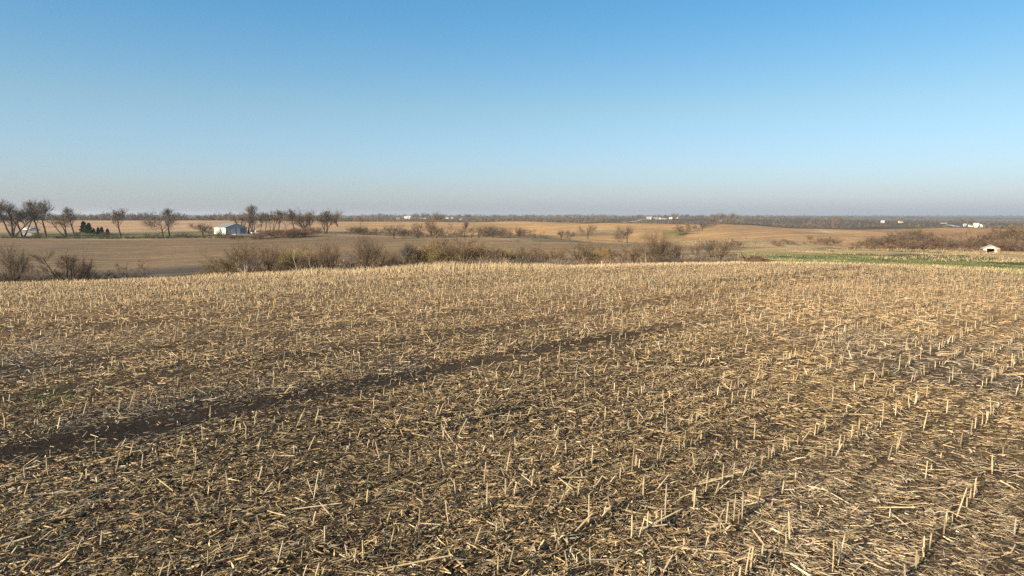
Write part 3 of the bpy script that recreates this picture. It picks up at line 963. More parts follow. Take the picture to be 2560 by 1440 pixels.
def gen_tree(kind, seed, tw=0.0044, light=False):
    K = dict(KINDS_T[kind]); r = random.Random(seed)
    if kind not in ('dead', 'shrub'):
        f_ = 1.3 if kind in ('tall', 'multi') else 1.4
        K['n2'] = int(K['n2'] * f_); K['n3'] = int(K['n3'] * f_); K['n4'] += 1; tw *= .70; K['rad'] *= 1.0
    T, C = MB(), MB()
    tops = []

    def path(p, d, L, rad, nseg, wob, up, out, k, r_end=.35):
        pts = [(p.copy(), rad)]
        for i in range(nseg):
            d = (d + perp(d, r) * wob * r.uniform(.3, 1) + Vector((0, 0, up / nseg))).normalized()
            q = p + d * (L / nseg)
            r1 = rad * (1 - (1 - r_end) * (i + 1) / nseg); r0 = rad * (1 - (1 - r_end) * i / nseg)
            if k >= 3: out.tube(p, q, r0, r1, k)
            else: out.tri(p, q + (q - p) * .05, max(r0 * 2, tw), perp(d, r))
            p = q; pts.append((p.copy(), r1))
        return pts, d

    def along(pts, t):
        f = t * (len(pts) - 1); i = min(int(f), len(pts) - 2); f -= i
        p = pts[i][0].lerp(pts[i + 1][0], f); d = (pts[i + 1][0] - pts[i][0]).normalized()
        return p, d, pts[i][1] * (1 - f) + pts[i + 1][1] * f

    def twigs(pts, L, n3, n4):
        for _ in range(n3):
            t = r.uniform(.2, 1)
            p, d, _r = along(pts, t)
            dd = (d + perp(d, r) * r.uniform(.2, .85) + Vector((0, 0, K['up'] * .9))).normalized()
            l3 = L * r.uniform(.5, 1.0)
            q = p + dd * l3
            C.tri(p, q, tw, perp(dd, r))
            for _ in range(n4):
                t4 = r.uniform(.15, 1); p4 = p.lerp(q, t4)
                d4 = (dd + perp(dd, r) * r.uniform(.3, .75) + Vector((0, 0, .15))).normalized()
                C.tri(p4, p4 + d4 * l3 * r.uniform(.3, .65), tw * .8, perp(d4, r))

    for s in range(K['stems']):
        a = r.uniform(0, 6.28) if K['stems'] < 3 else 6.28 * s / K['stems'] + r.uniform(-.4, .4)
        lean_ = 0.05 if K['stems'] == 1 else (r.uniform(.1, .36) if kind != 'shrub' else r.uniform(.05, 1.05))
        d = Vector((math.cos(a) * math.sin(lean_), math.sin(a) * math.sin(lean_), math.cos(lean_)))
        p = Vector((math.cos(a), math.sin(a), 0)) * (.012 if K['stems'] > 1 else 0) * (5 if kind == 'shrub' else 1) - Vector((0, 0, .03))
        sc = r.uniform(.75, 1.0) if K['stems'] > 1 else 1
        k_tr = 6 if kind != 'shrub' else 3
        pts, dend = path(p, d, K['trunk'] * sc + .03, K['rad'] * (1 if K['stems'] < 3 else .8), 7 if kind != 'shrub' else 4, .13 if kind != 'dead' else .2, .12 if kind != 'shrub' else .25, T, k_tr, .22)
        for i in range(K['limbs']):
            t = K['fork'][0] + (K['fork'][1] - K['fork'][0]) * (i + r.random()) / K['limbs']
            tt = min(1, t / K['trunk'])
            p1, d1, r1 = along(pts, tt)
            an = r.uniform(*K['ang'])
            aa = i * 2.4 + r.uniform(-.5, .5)
            side = Vector((math.cos(aa), math.sin(aa), 0)); side = (side - d1 * side.dot(d1)).normalized()
            dl = (d1 * math.cos(an) + side * math.sin(an)).normalized()
            taper = 1.0 if kind in ('vase', 'round', 'willow') else (1.15 - .65 * (i / K['limbs']))
            L1 = K['ll'] * r.uniform(.75, 1.1) * taper * sc
            lp, ld = path(p1, dl, L1, max(r1 * .5, .0028), 5 if kind != 'shrub' else 3, .16, K['up'] * 1.6, T if kind != 'shrub' else C, 4 if kind != 'shrub' else 2, .25)
            for j in range(K['n2']):
                t2 = r.uniform(.25, 1)
                p2, d2, r2 = along(lp, t2)
                an2 = r.uniform(.35, .95)
                dd = (d2 * math.cos(an2) + perp(d2, r) * math.sin(an2) + Vector((0, 0, K['up'] * .4))).normalized()
                L2 = L1 * r.uniform(.32, .62)
                bp_, _ = path(p2, dd, L2, max(r2 * .35, tw * .55), 3, .2, K['up'], C, 2, .5)
                twigs(bp_, L2, K['n3'], K['n4'] if not light else 2)
            if kind != 'dead':
                twigs(lp, L1 * .7, K['n3'], K['n4'])
        if kind != 'dead':
            twigs(pts[-3:], .3 * sc, K['n3'], K['n4'])
    return T, C


def finish_variant(name, kind, seed, mt, mc, tw=.0044, light=False):
    T, C = gen_tree(kind, seed, tw, light)
    z = np.array([v[2] for v in C.v]); top = np.percentile(z, 99.7)
    xy = np.array([[v[0], v[1]] for v in C.v]); wid = np.percentile(np.abs(xy), 97)
    for b in (T, C):
        b.v = [(v[0] / top, v[1] / top, v[2] / top) for v in b.v]
    return (T.mesh("trunk", mt), C.mesh("crown", mc), wid / top)


VAR = {}
for kind, seeds, mt, mc, tw in (
        ('vase', (1, 2, 3), M_barkd, M_twig, .0048), ('tall', (4, 5, 6), M_barkd, M_twigg, .0048), ('multi', (7, 8), M_barkd, M_twigg, .0048),
        ('round', (9, 10), M_barkd, M_twigg, .0052), ('willow', (11, 12), M_bark, M_twigy, .0050), ('thin', (13, 14), M_bark, M_twig, .0045),
        ('shrub', (15, 16, 17), M_barkd, M_brush, .0065), ('dead', (18, 19), M_pale, M_pale, .006), ('forked', (20, 21), M_barkd, M_twig, .0052)):
    VAR[kind] = [finish_variant(kind, kind, s, mt, mc, tw) for s in seeds]
VAR['redshrub'] = []
for (t_, c_, w_) in VAR['shrub']:
    c2 = c_.copy(); c2.materials.clear(); c2.materials.append(M_twigr); VAR['redshrub'].append((t_, c2, w_))
VAR['palethin'] = []
for (t_, c_, w_) in VAR['thin']:
    t2 = t_.copy(); t2.materials.clear(); t2.materials.append(M_pale); VAR['palethin'].append((t2, c_, w_))
VAR['palevase'] = []
for (t_, c_, w_) in VAR['vase']:
    t2 = t_.copy(); t2.materials.clear(); t2.materials.append(M_pale); VAR['palevase'].append((t2, c_, w_))

NAMES = {'vase': ('bare_tree', 'tree'), 'tall': ('bare_tree', 'tree'), 'multi': ('bare_tree', 'tree'), 'round': ('bare_tree', 'tree'), 'willow': ('willow_tree', 'tree'),
         'thin': ('young_tree', 'tree'), 'palethin': ('young_tree', 'tree'), 'palevase': ('bare_tree', 'tree'), 'shrub': ('shrub', 'shrub'), 'redshrub': ('shrub', 'shrub'), 'dead': ('dead_tree', 'dead tree'), 'forked': ('bare_tree', 'tree')}
tcount = [0]


def tree(px, Y, top, kind, label, group=None, wide=1.0, var=None, rot=None, name=None, top_is_height=False):
    x, y, z = spot(px, Y)
    H = top if top_is_height else EYE + Y * zoy(top) - z
    if H < .6: H = .6
    v = VAR[kind]; i = tcount[0]; tcount[0] += 1
    t_, c_, w_ = v[(var if var is not None else i) % len(v)]
    nm, cat = NAMES[kind]
    e = bpy.data.objects.new(name or nm, None); COL.objects.link(e)
    e.location = (x, y, z - 0.05); e.rotation_euler = (0, 0, rot if rot is not None else (i * 2.399) % 6.283)
    e.scale = (H * wide, H * wide, H); e.empty_display_size = .2
    tag(e, label, cat, group)
    a = bpy.data.objects.new("trunk", t_); b = bpy.data.objects.new("crown", c_)
    for k in (a, b):
        COL.objects.link(k); k.parent = e
    return e


# --- tree row round the farmyard, about 330 m off
TL = [
    (-12, 335, 505, 'multi', 'dark bare tree cut by the left edge of the view', 1.1),
    (32, 322, 500, 'multi', 'broad many-stemmed bare tree beside the gravel drive on the far left', 1.6),
    (58, 326, 507, 'forked', 'bare tree just right of the broad many-stemmed one by the drive', 1.0),
    (97, 330, 499, 'tall', 'tall slim bare tree, left one of the tall pair before the lawn', .95),
    (116, 326, 496, 'tall', 'tall slim bare tree, right one of the tall pair before the lawn', 1.0),
    (166, 322, 532, 'forked', 'low bushy tree with leaning dark stems between the tall pair and the pines', 1.4),
    (187, 328, 516, 'tall', 'single round-headed bare tree just left of the pines', 1.0),
    (302, 320, 519, 'tall', 'bare tree with twin trunks standing alone right of the pines', 1.25),
    (408, 318, 533, 'round', 'bare tree leaning left, lower of the two before the orchard', 1.1),
    (424, 326, 519, 'tall', 'taller bare tree of the two standing left of the barn orchard', 1.1),
    (508, 335, 556, 'round', 'small wide-headed orchard tree, left of the two beside the barn', 1.3),
    (524, 330, 560, 'round', 'small wide-headed orchard tree, right of the two beside the barn', 1.2),
    (622, 345, 510, 'tall', 'tallest bare tree right behind the metal barn', 1.0),
    (632, 352, 528, 'multi', 'dense bare tree growing against the tallest one by the barn', 1.2),
    (608, 352, 530, 'forked', 'thin bare tree between the barn corner and the tallest tree', 1.0),
    (652, 350, 532, 'tall', 'slim bare tree directly above the parked white pickup', .8),
    (664, 345, 527, 'tall', 'bare tree with a bent trunk second right of the pickup', .9),
    (680, 345, 523, 'forked', 'dark crowned bare tree with crossed leaning trunks in the row', .9),
    (697, 345, 525, 'tall', 'bare tree with a straight trunk above the brown brush', 1.1),
    (718, 340, 530, 'thin', 'small thin bare tree in the gap of the row', 1.6),
    (739, 338, 521, 'tall', 'bare tree with a bare lower trunk left of the great spreading one', 1.05),
    (752, 342, 527, 'thin', 'slanting slim tree touching the great spreading tree', 1.6),
    (765, 338, 519, 'vase', 'great spreading bare tree with many limbs in the middle of the row', 1.25),
    (778, 344, 530, 'tall', 'bare tree close on the right of the great spreading tree', .9),
    (815, 335, 526, 'multi', 'reddish bare tree at the right end of the farmyard row', 1.2),
    (845, 480, 521, 'vase', 'round-crowned dark tree farther off behind the end of the row', 1.5),
    (902, 400, 533, 'thin', 'lone small tree standing in the tan field right of the row', 1.8),
]
for px, Y, top, kind, label, wd in TL:
    tree(px, Y, top, kind, label, 'bare trees around the farmyard', wd * 1.25)
# --- field hedge trees in the middle distance
MH = [
    (985, 262, 553, 'round', 'rounded dark bare tree, first in the hedge right of the farmyard row', 1.35),
    (1008, 268, 566, 'shrub', 'low dark bush beside the rounded hedge tree', 1.3),
    (1045, 268, 556, 'forked', 'loose grey tree in the middle of the hedge below the far farm', 1.2),
    (1080, 262, 538, 'vase', 'taller tree with spreading red-brown limbs in the hedge', 1.0),
    (1092, 264, 560, 'forked', 'dark forked tree against the taller hedge tree', 1.0),
    (1128, 258, 553, 'thin', 'thin crooked tree alone on the right of the hedge', 1.4),
    (1160, 258, 552, 'tall', 'slim upright tree in the second part of the hedge', 1.1),
    (1178, 256, 566, 'forked', 'short branching tree, left of the pair of dark ones', 1.1),
    (1196, 254, 565, 'forked', 'short branching tree, right of the pair of dark ones', 1.1),
    (1232, 250, 561, 'round', 'flat-topped tree with pale stem in the hedge', 1.1),
    (1252, 250, 572, 'shrub', 'small grey shrub under the flat-topped hedge tree', 1.2),
    (1296, 248, 563, 'vase', 'small fan-shaped tree with a pale stem at the end of the hedge', .8),
    (1357, 275, 576, 'thin', 'small grey tree in the hollow beyond the hedge', 1.8),
    (1403, 262, 573, 'round', 'wide low bush, left half of the dark pair casting a long shadow', 1.3),
    (1424, 250, 571, 'round', 'dark round tree, right half of the pair, casting a long shadow', 1.0),
    (1470, 300, 559, 'round', 'small round tree alone on the slope left of centre hill', 1.1),
    (1549, 300, 574, 'shrub', 'tiny bush beside the lone round tree on the slope', 1.1),
    (1568, 295, 560, 'round', 'lone round bare tree on the tan slope below the white farm', 1.0),
    (1703, 385, 561, 'shrub', 'spreading grey bush, lowest of those on the terrace line', 1.5),
    (1725, 400, 556, 'round', 'small dark tree in the middle of the terrace line', 1.1),
    (1737, 410, 562, 'round', 'very small tree right of the middle one on the terrace line', 1.0),
    (1755, 430, 549, 'round', 'uppermost small tree on the terrace line', 1.2),
    (1777, 520, 544, 'round', 'left one of two trees on the crest of the right hill', 1.0),
    (1786, 520, 541, 'round', 'right one of two trees on the crest of the right hill', 1.1),
    (1813, 505, 556, 'redshrub', 'tiny dark red bush on the crest of the right hill', 1.5),
]
for px, Y, top, kind, label, wd in MH:
    tree(px, Y, top, kind, label, 'hedge and field trees in the middle distance', wd)
# --- creek trees, about 100 m off
CR = [
    (28, 96, 600, 'vase', 'bare tree with a thin leaning trunk at the creek on the far left', .8),
    (76, 100, 655, 'thin', 'low thin sapling right of the leaning creek tree', 1.5),
    (165, 98, 622, 'forked', 'grey forked tree, left of two low ones by the creek', 1.1),
    (183, 100, 628, 'vase', 'grey fan-shaped tree, right of two low ones by the creek', 1.0),
    (215, 102, 650, 'thin', 'slim sapling between the creek shrubs on the left', 1.5),
    (285, 100, 650, 'thin', 'leaning pale sapling by the creek on the left', 1.6),
    (318, 103, 655, 'thin', 'small upright sapling above the creek shrubs', 1.4),
    (367, 104, 640, 'thin', 'thin tree just before the grey slope at the creek', 1.6),
    (540, 104, 640, 'thin', 'thin dark sapling left of the pale-trunked tree', 1.5),
    (608, 97, 592, 'palevase', 'pale-trunked tree with a wide orange-brown crown at the field edge', 1.15),
    (630, 112, 630, 'thin', 'small sapling behind the pale-trunked tree', 1.4),
    (668, 99, 600, 'vase', 'thick-trunked dense tree right of the pale-trunked one', .95),
    (712, 106, 612, 'willow', 'hazy yellowish tree behind the thick-trunked one', .9),
    (742, 98, 616, 'dead', 'crooked dead tree with dark arched limbs', 1.2),
    (753, 101, 640, 'forked', 'leaning forked tree against the crooked dead one', 1.0),
    (775, 100, 610, 'palethin', 'thin pale tree with two low outspread branches', 1.1),
    (815, 97, 590, 'vase', 'well-shaped vase tree with upright limbs at the creek', .95),
    (850, 112, 640, 'thin', 'small sapling behind the vase-shaped creek tree', 1.3),
    (920, 96, 578, 'vase', 'largest bare tree of the creek with a full round crown', 1.05),
    (930, 91, 640, 'palethin', 'thin white-stemmed sapling in front of the largest creek tree', 1.2),
    (974, 108, 632, 'thin', 'thin sapling right of the largest creek tree', 1.4),
    (1015, 98, 604, 'tall', 'upright dark twiggy tree between the largest one and the willows', 1.2),
    (1062, 100, 596, 'willow', 'yellow-topped willow at the left of the thicket', 1.25),
    (1088, 104, 594, 'willow', 'second yellowish willow of the thicket', 1.2),
    (1104, 108, 587, 'forked', 'tall brown tree rising behind the willows', 1.3),
    (1128, 102, 598, 'vase', 'brown-crowned tree in the middle of the thicket', 1.2),
    (1160, 104, 602, 'vase', 'spreading tree right of the middle of the thicket', 1.3),
    (1196, 106, 603, 'willow', 'olive-tinted tree at the right of the thicket', 1.1),
    (1232, 104, 612, 'forked', 'low wide tree closing the thicket on the right', 1.4),
    (1268, 108, 620, 'forked', 'loose greyish tree just right of the thicket', 1.3),
    (1298, 110, 628, 'shrub', 'tall shrub right of the loose greyish tree', 1.2),
    (1330, 112, 618, 'forked', 'grey many-stemmed tree in the long brush', 1.4),
    (1352, 108, 606, 'thin', 'thin crooked tree rising above the long brush', 1.5),
    (1402, 108, 608, 'vase', 'pale twiggy tree above the brush left of the gully', 1.0),
    (1430, 110, 634, 'forked', 'low spreading tree on the brushy bank', 1.4),
    (1482, 120, 594, 'vase', 'airy tree with fine upswept branches before the gully', 1.1),
    (1498, 118, 620, 'willow', 'low yellowish tree by the airy one', 1.0),
    (1556, 128, 606, 'thin', 'thin upright tree at the left of the dark gully', 1.6),
    (1597, 122, 600, 'palevase', 'pale-stemmed slender tree over the dark gully', .7),
    (1637, 118, 568, 'vase', 'big dark-crowned tree standing over the gully', .95),
    (1650, 122, 600, 'forked', 'dark ivy-thick tree tight against the big one', 1.0),
    (1692, 122, 600, 'vase', 'slanting branched tree right of the dark gully', .9),
    (1704, 126, 625, 'thin', 'small sapling by the slanting tree', 1.5),
    (1784, 140, 598, 'shrub', 'wide grey shrub left of the lone bank tree', 1.4),
    (1801, 118, 593, 'vase', 'lone bank tree with a thin trunk left of the brush heap', .9),
    (1822, 180, 597, 'shrub', 'round grey bush behind the lone bank tree', 1.5),
    (1846, 190, 601, 'shrub', 'low dark bush right of the round grey one', 1.6),
    (1886, 190, 600, 'thin', 'small tree in the pasture behind the brush heap', 2.0),
    (1921, 200, 590, 'palethin', 'very thin pale tree alone in the pasture', .9),
]
for px, Y, top, kind, label, wd in CR:
    tree(px, Y, top, kind, label, 'trees along the creek', wd)
r_ = random.Random(15)
for i in range(44):
    px = r_.choice([r_.uniform(540, 960), r_.uniform(960, 1560), r_.uniform(1080, 1420), r_.uniform(1560, 1850)])
    Y = r_.uniform(100, 122) if px < 1500 else r_.uniform(118, 138)
    top = np.interp(px, [540, 700, 900, 1100, 1250, 1400, 1600, 1850], [628, 616, 612, 600, 608, 610, 604, 616]) + r_.uniform(-6, 22)
    kd = r_.choice(['forked', 'vase', 'thin', 'forked', 'willow'])
    tree(px, Y, top, kd, 'small twiggy bare tree in the belt of brush along the creek', 'small trees in the creek belt', r_.uniform(1.0, 1.5))
# --- thickets on the right
TR = [
    (1940, 200, 598, 'shrub'), (1958, 205, 595, 'forked'), (1985, 205, 603, 'redshrub'), (2010, 210, 604, 'shrub'), (2028, 215, 587, 'forked'),
    (2055, 212, 592, 'shrub'), (2078, 215, 590, 'shrub'), (2100, 205, 612, 'redshrub'), (2082, 160, 626, 'redshrub'),
    (2140, 190, 606, 'redshrub'), (2168, 200, 591, 'forked'), (2182, 195, 596, 'shrub'), (2205, 200, 590, 'shrub'), (2232, 205, 586, 'forked'),
    (2262, 205, 580, 'round'), (2285, 215, 569, 'willow'), (2308, 210, 572, 'vase'), (2330, 205, 585, 'forked'), (2356, 205, 592, 'shrub'),
    (2250, 190, 600, 'redshrub'), (2290, 190, 598, 'shrub'), (2310, 190, 606, 'redshrub'), (2216, 185, 608, 'redshrub'), (2374, 175, 616, 'redshrub'), (2392, 200, 598, 'shrub'),
    (2420, 195, 596, 'redshrub'), (2446, 190, 588, 'shrub'), (2462, 190, 580, 'forked'), (2500, 185, 572, 'forked'), (2512, 180, 582, 'shrub'), (2530, 182, 562, 'forked'),
    (2556, 180, 556, 'vase'), (2580, 170, 560, 'vase'), (2540, 165, 590, 'shrub'), (2566, 160, 598, 'shrub'), (2516, 170, 594, 'shrub'), (2470, 230, 566, 'shrub'),
    (2600, 165, 570, 'forked'), (2620, 160, 580, 'shrub'), (2640, 165, 560, 'vase'),
    (2150, 196, 600, 'shrub'), (2176, 190, 604, 'redshrub'), (2192, 205, 588, 'shrub'), (2222, 200, 592, 'shrub'), (2244, 206, 580, 'shrub'), (2258, 200, 590, 'shrub'),
    (2272, 210, 576, 'shrub'), (2280, 200, 588, 'shrub'), (2300, 205, 580, 'shrub'), (2322, 200, 592, 'shrub'), (2342, 195, 600, 'redshrub'), (2364, 200, 598, 'shrub'),
    (2296, 212, 573, 'shrub'), (2230, 186, 612, 'shrub'), (2276, 186, 610, 'shrub'), (2330, 186, 612, 'redshrub'), (2130, 186, 616, 'shrub'), (2452, 186, 596, 'shrub'),
    (2524, 186, 574, 'shrub'), (2508, 176, 590, 'redshrub'), (2546, 178, 570, 'shrub'), (2562, 172, 580, 'shrub'), (2488, 188, 586, 'shrub'), (2534, 170, 600, 'redshrub'),
    (1948, 196, 606, 'redshrub'), (1972, 204, 600, 'shrub'), (2040, 208, 600, 'shrub'), (2066, 206, 598, 'redshrub'), (2090, 212, 600, 'shrub'), (1996, 200, 612, 'shrub'),
]
TRL = {'shrub': ('leafless grey-brown shrub in the thickets of the low pasture on the right', 'grey shrubs of the right-hand thickets'),
       'redshrub': ('low reddish leafless shrub at the foot of the thickets on the right', 'reddish shrubs of the right-hand thickets'),
       'forked': ('many-stemmed small bare tree growing in the thickets on the right', 'small bare trees of the right-hand thickets')}
for px, Y, top, kind in TR:
    if kind in TRL:
        FL = {1958: 'small many-stemmed tree at the left end of the pasture bushes', 2028: 'taller forked tree among the pasture bushes', 2168: 'grey forked tree at the left flank of the big thicket',
              2232: 'bushy tree half way up the left side of the big thicket', 2330: 'forked tree on the right shoulder of the big thicket', 2462: 'upright small tree behind the ruined shed',
              2500: 'forked tree just right of the ruined shed', 2530: 'dense many-stemmed tree near the right edge of the view', 2600: 'many-stemmed tree outside the right edge of the view'}
        tree(px, Y, top, kind, FL.get(px, TRL[kind][0]) if kind == 'forked' else TRL[kind][0], TRL[kind][1], 1.6 if kind != 'forked' else 1.4)
    else:
        lab = {2262: 'dark round tree left of the highest crown in the right thicket', 2285: 'highest olive-brown crown of the big thicket on the right',
               2308: 'spreading tree right under the highest crown of the right thicket', 2556: 'tall bare tree at the right edge above the old white shed',
               2580: 'bare tree just past the right edge of the view', 2640: 'bare tree well past the right edge of the view'}[px]
        tree(px, Y, top, kind, lab, 'trees of the right-hand thickets', 1.3)
# --- brush along the creek
SL = ('leafless dark shrub in the brush lining the creek', 'shrubs lining the creek')
SR = ('low reddish-brown shrub in the brush lining the creek', 'reddish shrubs lining the creek')
r_ = random.Random(5)
for i in range(118):
    px = r_.uniform(-60, 1860)
    Y = r_.uniform(97, 124) if px < 1500 else r_.uniform(106, 140)
    topy = np.interp(px, [-60, 300, 380, 520, 700, 850, 1000, 1100, 1250, 1500, 1650, 1860], [684, 682, 690, 678, 664, 654, 652, 650, 644, 646, 642, 644]) + r_.uniform(-8, 14)
    if 370 < px < 520 and r_.random() < .75: continue
    kd = 'shrub' if r_.random() < .62 else 'redshrub'
    lb = SL if kd == 'shrub' else SR
    tree(px, Y, topy, kd, lb[0], lb[1], r_.uniform(1.5, 2.4))
# dark dense bushes under the farmyard row and orange brush by the barn
for i in range(34):
    px = r_.uniform(556, 800); Y = r_.uniform(288, 312); H = r_.uniform(1.2, 2.2) if px < 650 else r_.uniform(2.2, 4.6)
    tree(px, Y, H, 'redshrub', 'orange-brown leafless bush in the bank of brush below the barn', 'orange-brown bushes below the barn', r_.uniform(1.4, 2.0), top_is_height=True)
for i, px in enumerate((95, 190, 262, 372, 395, 446, 462, 548)):
    tree(px, 308, r_.uniform(2.0, 3.4), 'shrub', 'low dark leafless bush under the farmyard tree row', 'bushes under the farmyard tree row', 1.5, top_is_height=True)
for i in range(30):
    px = r_.uniform(860, 1350); Y = float(np.interp(px, [860, 1050, 1350], [335, 285, 262])) + r_.uniform(-8, 14)
    tree(px, Y, r_.uniform(1.6, 4.0), 'shrub', 'leafless grey bush in the hedge between the two middle fields', 'bushes of the middle hedge', r_.uniform(1.3, 1.9), top_is_height=True)


# --- pines by the lawn
def pine_mesh(seed):
    r = random.Random(seed); T, C = MB(), MB()
    T.tube((0, 0, -.03), (0, 0, .9), .03, .01, 6)
    for i in range(3600):
        t = r.random() ** 0.85
        z = .06 + .92 * t
        rmax = .36 * (1 - t) ** .75 * (0.8 + .25 * math.sin(t * 23 + seed)) + .02
        a = r.uniform(0, 6.283); rr_ = rmax * (r.random() ** .35) * (0.85 + .2 * math.sin(a * 5 + seed))
        p = Vector((math.cos(a) * rr_, math.sin(a) * rr_, z))
        d = Vector((math.cos(a), math.sin(a), r.uniform(-.2, .9))).normalized()
        q = p + d * r.uniform(.04, .09)
        C.tri(p, q, .045, perp(d, r))
    return T.mesh("trunk", M_barkd), C.mesh("crown", M_green), .4


VAR['pine'] = [pine_mesh(s) for s in (1, 2, 3)]
NAMES['pine'] = ('pine_tree', 'pine tree')
for px, Y, top, lab in ((211, 362, 553, 'tallest dark green pine at the left end of the pine group'),
                        (224, 356, 557, 'broad green pine second from the left in the group'),
                        (236, 360, 570, 'small pine half hidden behind the broad one'),
                        (247, 350, 568, 'pine in the middle of the group'),
                        (256, 352, 567, 'pine right of the middle of the group'),
                        (270, 342, 571, 'lowest, roundest pine at the right end of the group')):
    tree(px, Y, top, 'pine', lab, 'pines by the lawn', 1.15)

# --- each shrub is told apart by the named tree it stands next to
ORD = ['first', 'second', 'third', 'fourth', 'fifth', 'sixth', 'seventh', 'eighth', 'ninth', 'tenth', 'eleventh', 'twelfth']


def short(lb):
    for c in (',', ' with ', ' casting', ' by the creek', ' at the creek', ' at the field edge', ' in the hedge', ' tight against', ' rising ', ' standing over'):
        lb = lb.split(c)[0]
    return lb


def relabel(groups, anchors, word):
    A_ = [o_ for o_ in COL.objects if o_.get('group') in anchors]
    A_ = [(pix(o_.location.x, o_.location.y, o_.location.z)[0], short(o_['label'])) for o_ in A_]
    names_ = [n_ for _, n_ in A_]
    A_ = [(p_, n_) for p_, n_ in A_ if names_.count(n_) == 1 and len(n_.split()) <= 8]
    S_ = sorted([(pix(o_.location.x, o_.location.y, o_.location.z)[0], o_.name) for o_ in COL.objects if o_.get('group') in groups])
    cnt = {}
    todo = []
    for p_, nm_ in S_:
        pa, na = min(A_, key=lambda t: abs(t[0] - p_))
        todo.append((abs(p_ - pa), p_, nm_, na, 'right' if p_ > pa else 'left'))
    for d_, p_, nm_, na, side in sorted(todo):
        o_ = bpy.data.objects[nm_]
        kind_ = word[o_['group']]
        k_ = (na, side, kind_); cnt[k_] = cnt.get(k_, 0) + 1
        if cnt[k_] <= len(ORD):
            lb_ = '%s, %s to the %s of the %s' % (kind_, ORD[cnt[k_] - 1], side, na)
            if len(lb_.replace('-', ' ').split()) <= 16:
                o_['label'] = lb_


relabel(('shrubs lining the creek', 'reddish shrubs lining the creek', 'small trees in the creek belt'), ('trees along the creek',),
        {'small trees in the creek belt': 'small twiggy tree', 'shrubs lining the creek': 'dark shrub', 'reddish shrubs lining the creek': 'reddish shrub'})
relabel(('bushes under the farmyard tree row', 'orange-brown bushes below the barn', 'bushes of the middle hedge'),
        ('bare trees around the farmyard', 'hedge and field trees in the middle distance'),
        {'bushes under the farmyard tree row': 'low dark bush', 'orange-brown bushes below the barn': 'orange-brown bush', 'bushes of the middle hedge': 'grey bush'})
relabel(('grey shrubs of the right-hand thickets', 'reddish shrubs of the right-hand thickets'),
        ('trees of the right-hand thickets', 'small bare trees of the right-hand thickets'),
        {'grey shrubs of the right-hand thickets': 'grey shrub', 'reddish shrubs of the right-hand thickets': 'reddish shrub'})

# ------------------------------------------------------------------ distant woodland
def far_template(seed, n):
    r = np.random.default_rng(seed)
    # trunk and limbs then crown twigs as thin triangles, unit height
    tris = []
    def T3(p, q, w):
        d = q - p; s = np.cross(d, r.normal(size=3)); s = s / (np.linalg.norm(s) + 1e-9) * w / 2
        tris.append([p - s, p + s, q])
    T3(np.array([0, 0, -.1]), np.array([0, 0, .8]), .045)
    for i in range(9):
        a = r.uniform(0, 6.28); p = np.array([0, 0, r.uniform(.15, .5)])
        T3(p, p + np.array([math.cos(a) * .35, math.sin(a) * .35, r.uniform(.3, .5)]), .025)
    for i in range(n):
        c = r.normal(size=3); c /= np.linalg.norm(c); rad_ = r.uniform(.3, 1) ** .6
        p = np.array([0, 0, .50]) + c * np.array([.38, .38, .47]) * rad_
        d = (c + np.array([0, 0, .5]) + r.normal(size=3) * .3); d /= np.linalg.norm(d)
        T3(p - d * .07, p + d * .11, .034)
    return np.array(tris)          # m,3,3


FT = [far_template(s, 125) for s in range(6)]


def woodland(name, items, label):
    """items: x,y,z,h,wide,(r,g,b)"""
    VV, CC = [], []
    for i, (x, y, z, h, wd, c) in enumerate(items):
        t = FT[i % 6]
        a = (i * 2.399) % 6.283; ca, sa = math.cos(a), math.sin(a)
        q = t.copy(); X = q[..., 0] * ca - q[..., 1] * sa; Yy = q[..., 0] * sa + q[..., 1] * ca
        q = np.stack([X * h * wd + x, Yy * h * wd + y, q[..., 2] * h + z], -1)
        VV.append(q.reshape(-1, 3)); CC.append(np.repeat(np.array([[*c, 1.0]]), q.shape[0] * 3, 0))
    VV = np.vstack(VV); CC = np.vstack(CC)
    me = mesh_np(name, VV, [np.arange(len(VV)).reshape(-1, 3)], CC, M_wood)
    o = link(name, me); o['kind'] = 'stuff'; o['label'] = label; o['category'] = 'woodland'
    return o


m_, N_, L__, b_ = new_mat("far_woodland", .95, .05)
at_ = N_.new("ShaderNodeAttribute"); at_.attribute_name = "Col"; L__.new(at_.outputs[0], b_.inputs["Base Color"]); M_wood = m_
CW = [(0.155, 0.120, 0.092), (0.18, 0.13, 0.09), (0.14, 0.12, 0.105), (0.20, 0.15, 0.10), (0.12, 0.105, 0.09), (0.17, 0.145, 0.085)]


def wood_items(n, px0, px1, Yf, hf, dark=1.0, seed=0):
    r = random.Random(seed); out = []
    for i in range(n):
        px = r.uniform(px0, px1); Y = Yf(px, r); x, y, z = spot(px, Y)
        c = r.choice(CW); k = dark * r.uniform(.8, 1.2)
        out.append((x, y, z, hf(px, r), r.uniform(.75, 1.2), tuple(v * k for v in c)))
    return out


def shade(c, k):
    return tuple(v * k for v in c)


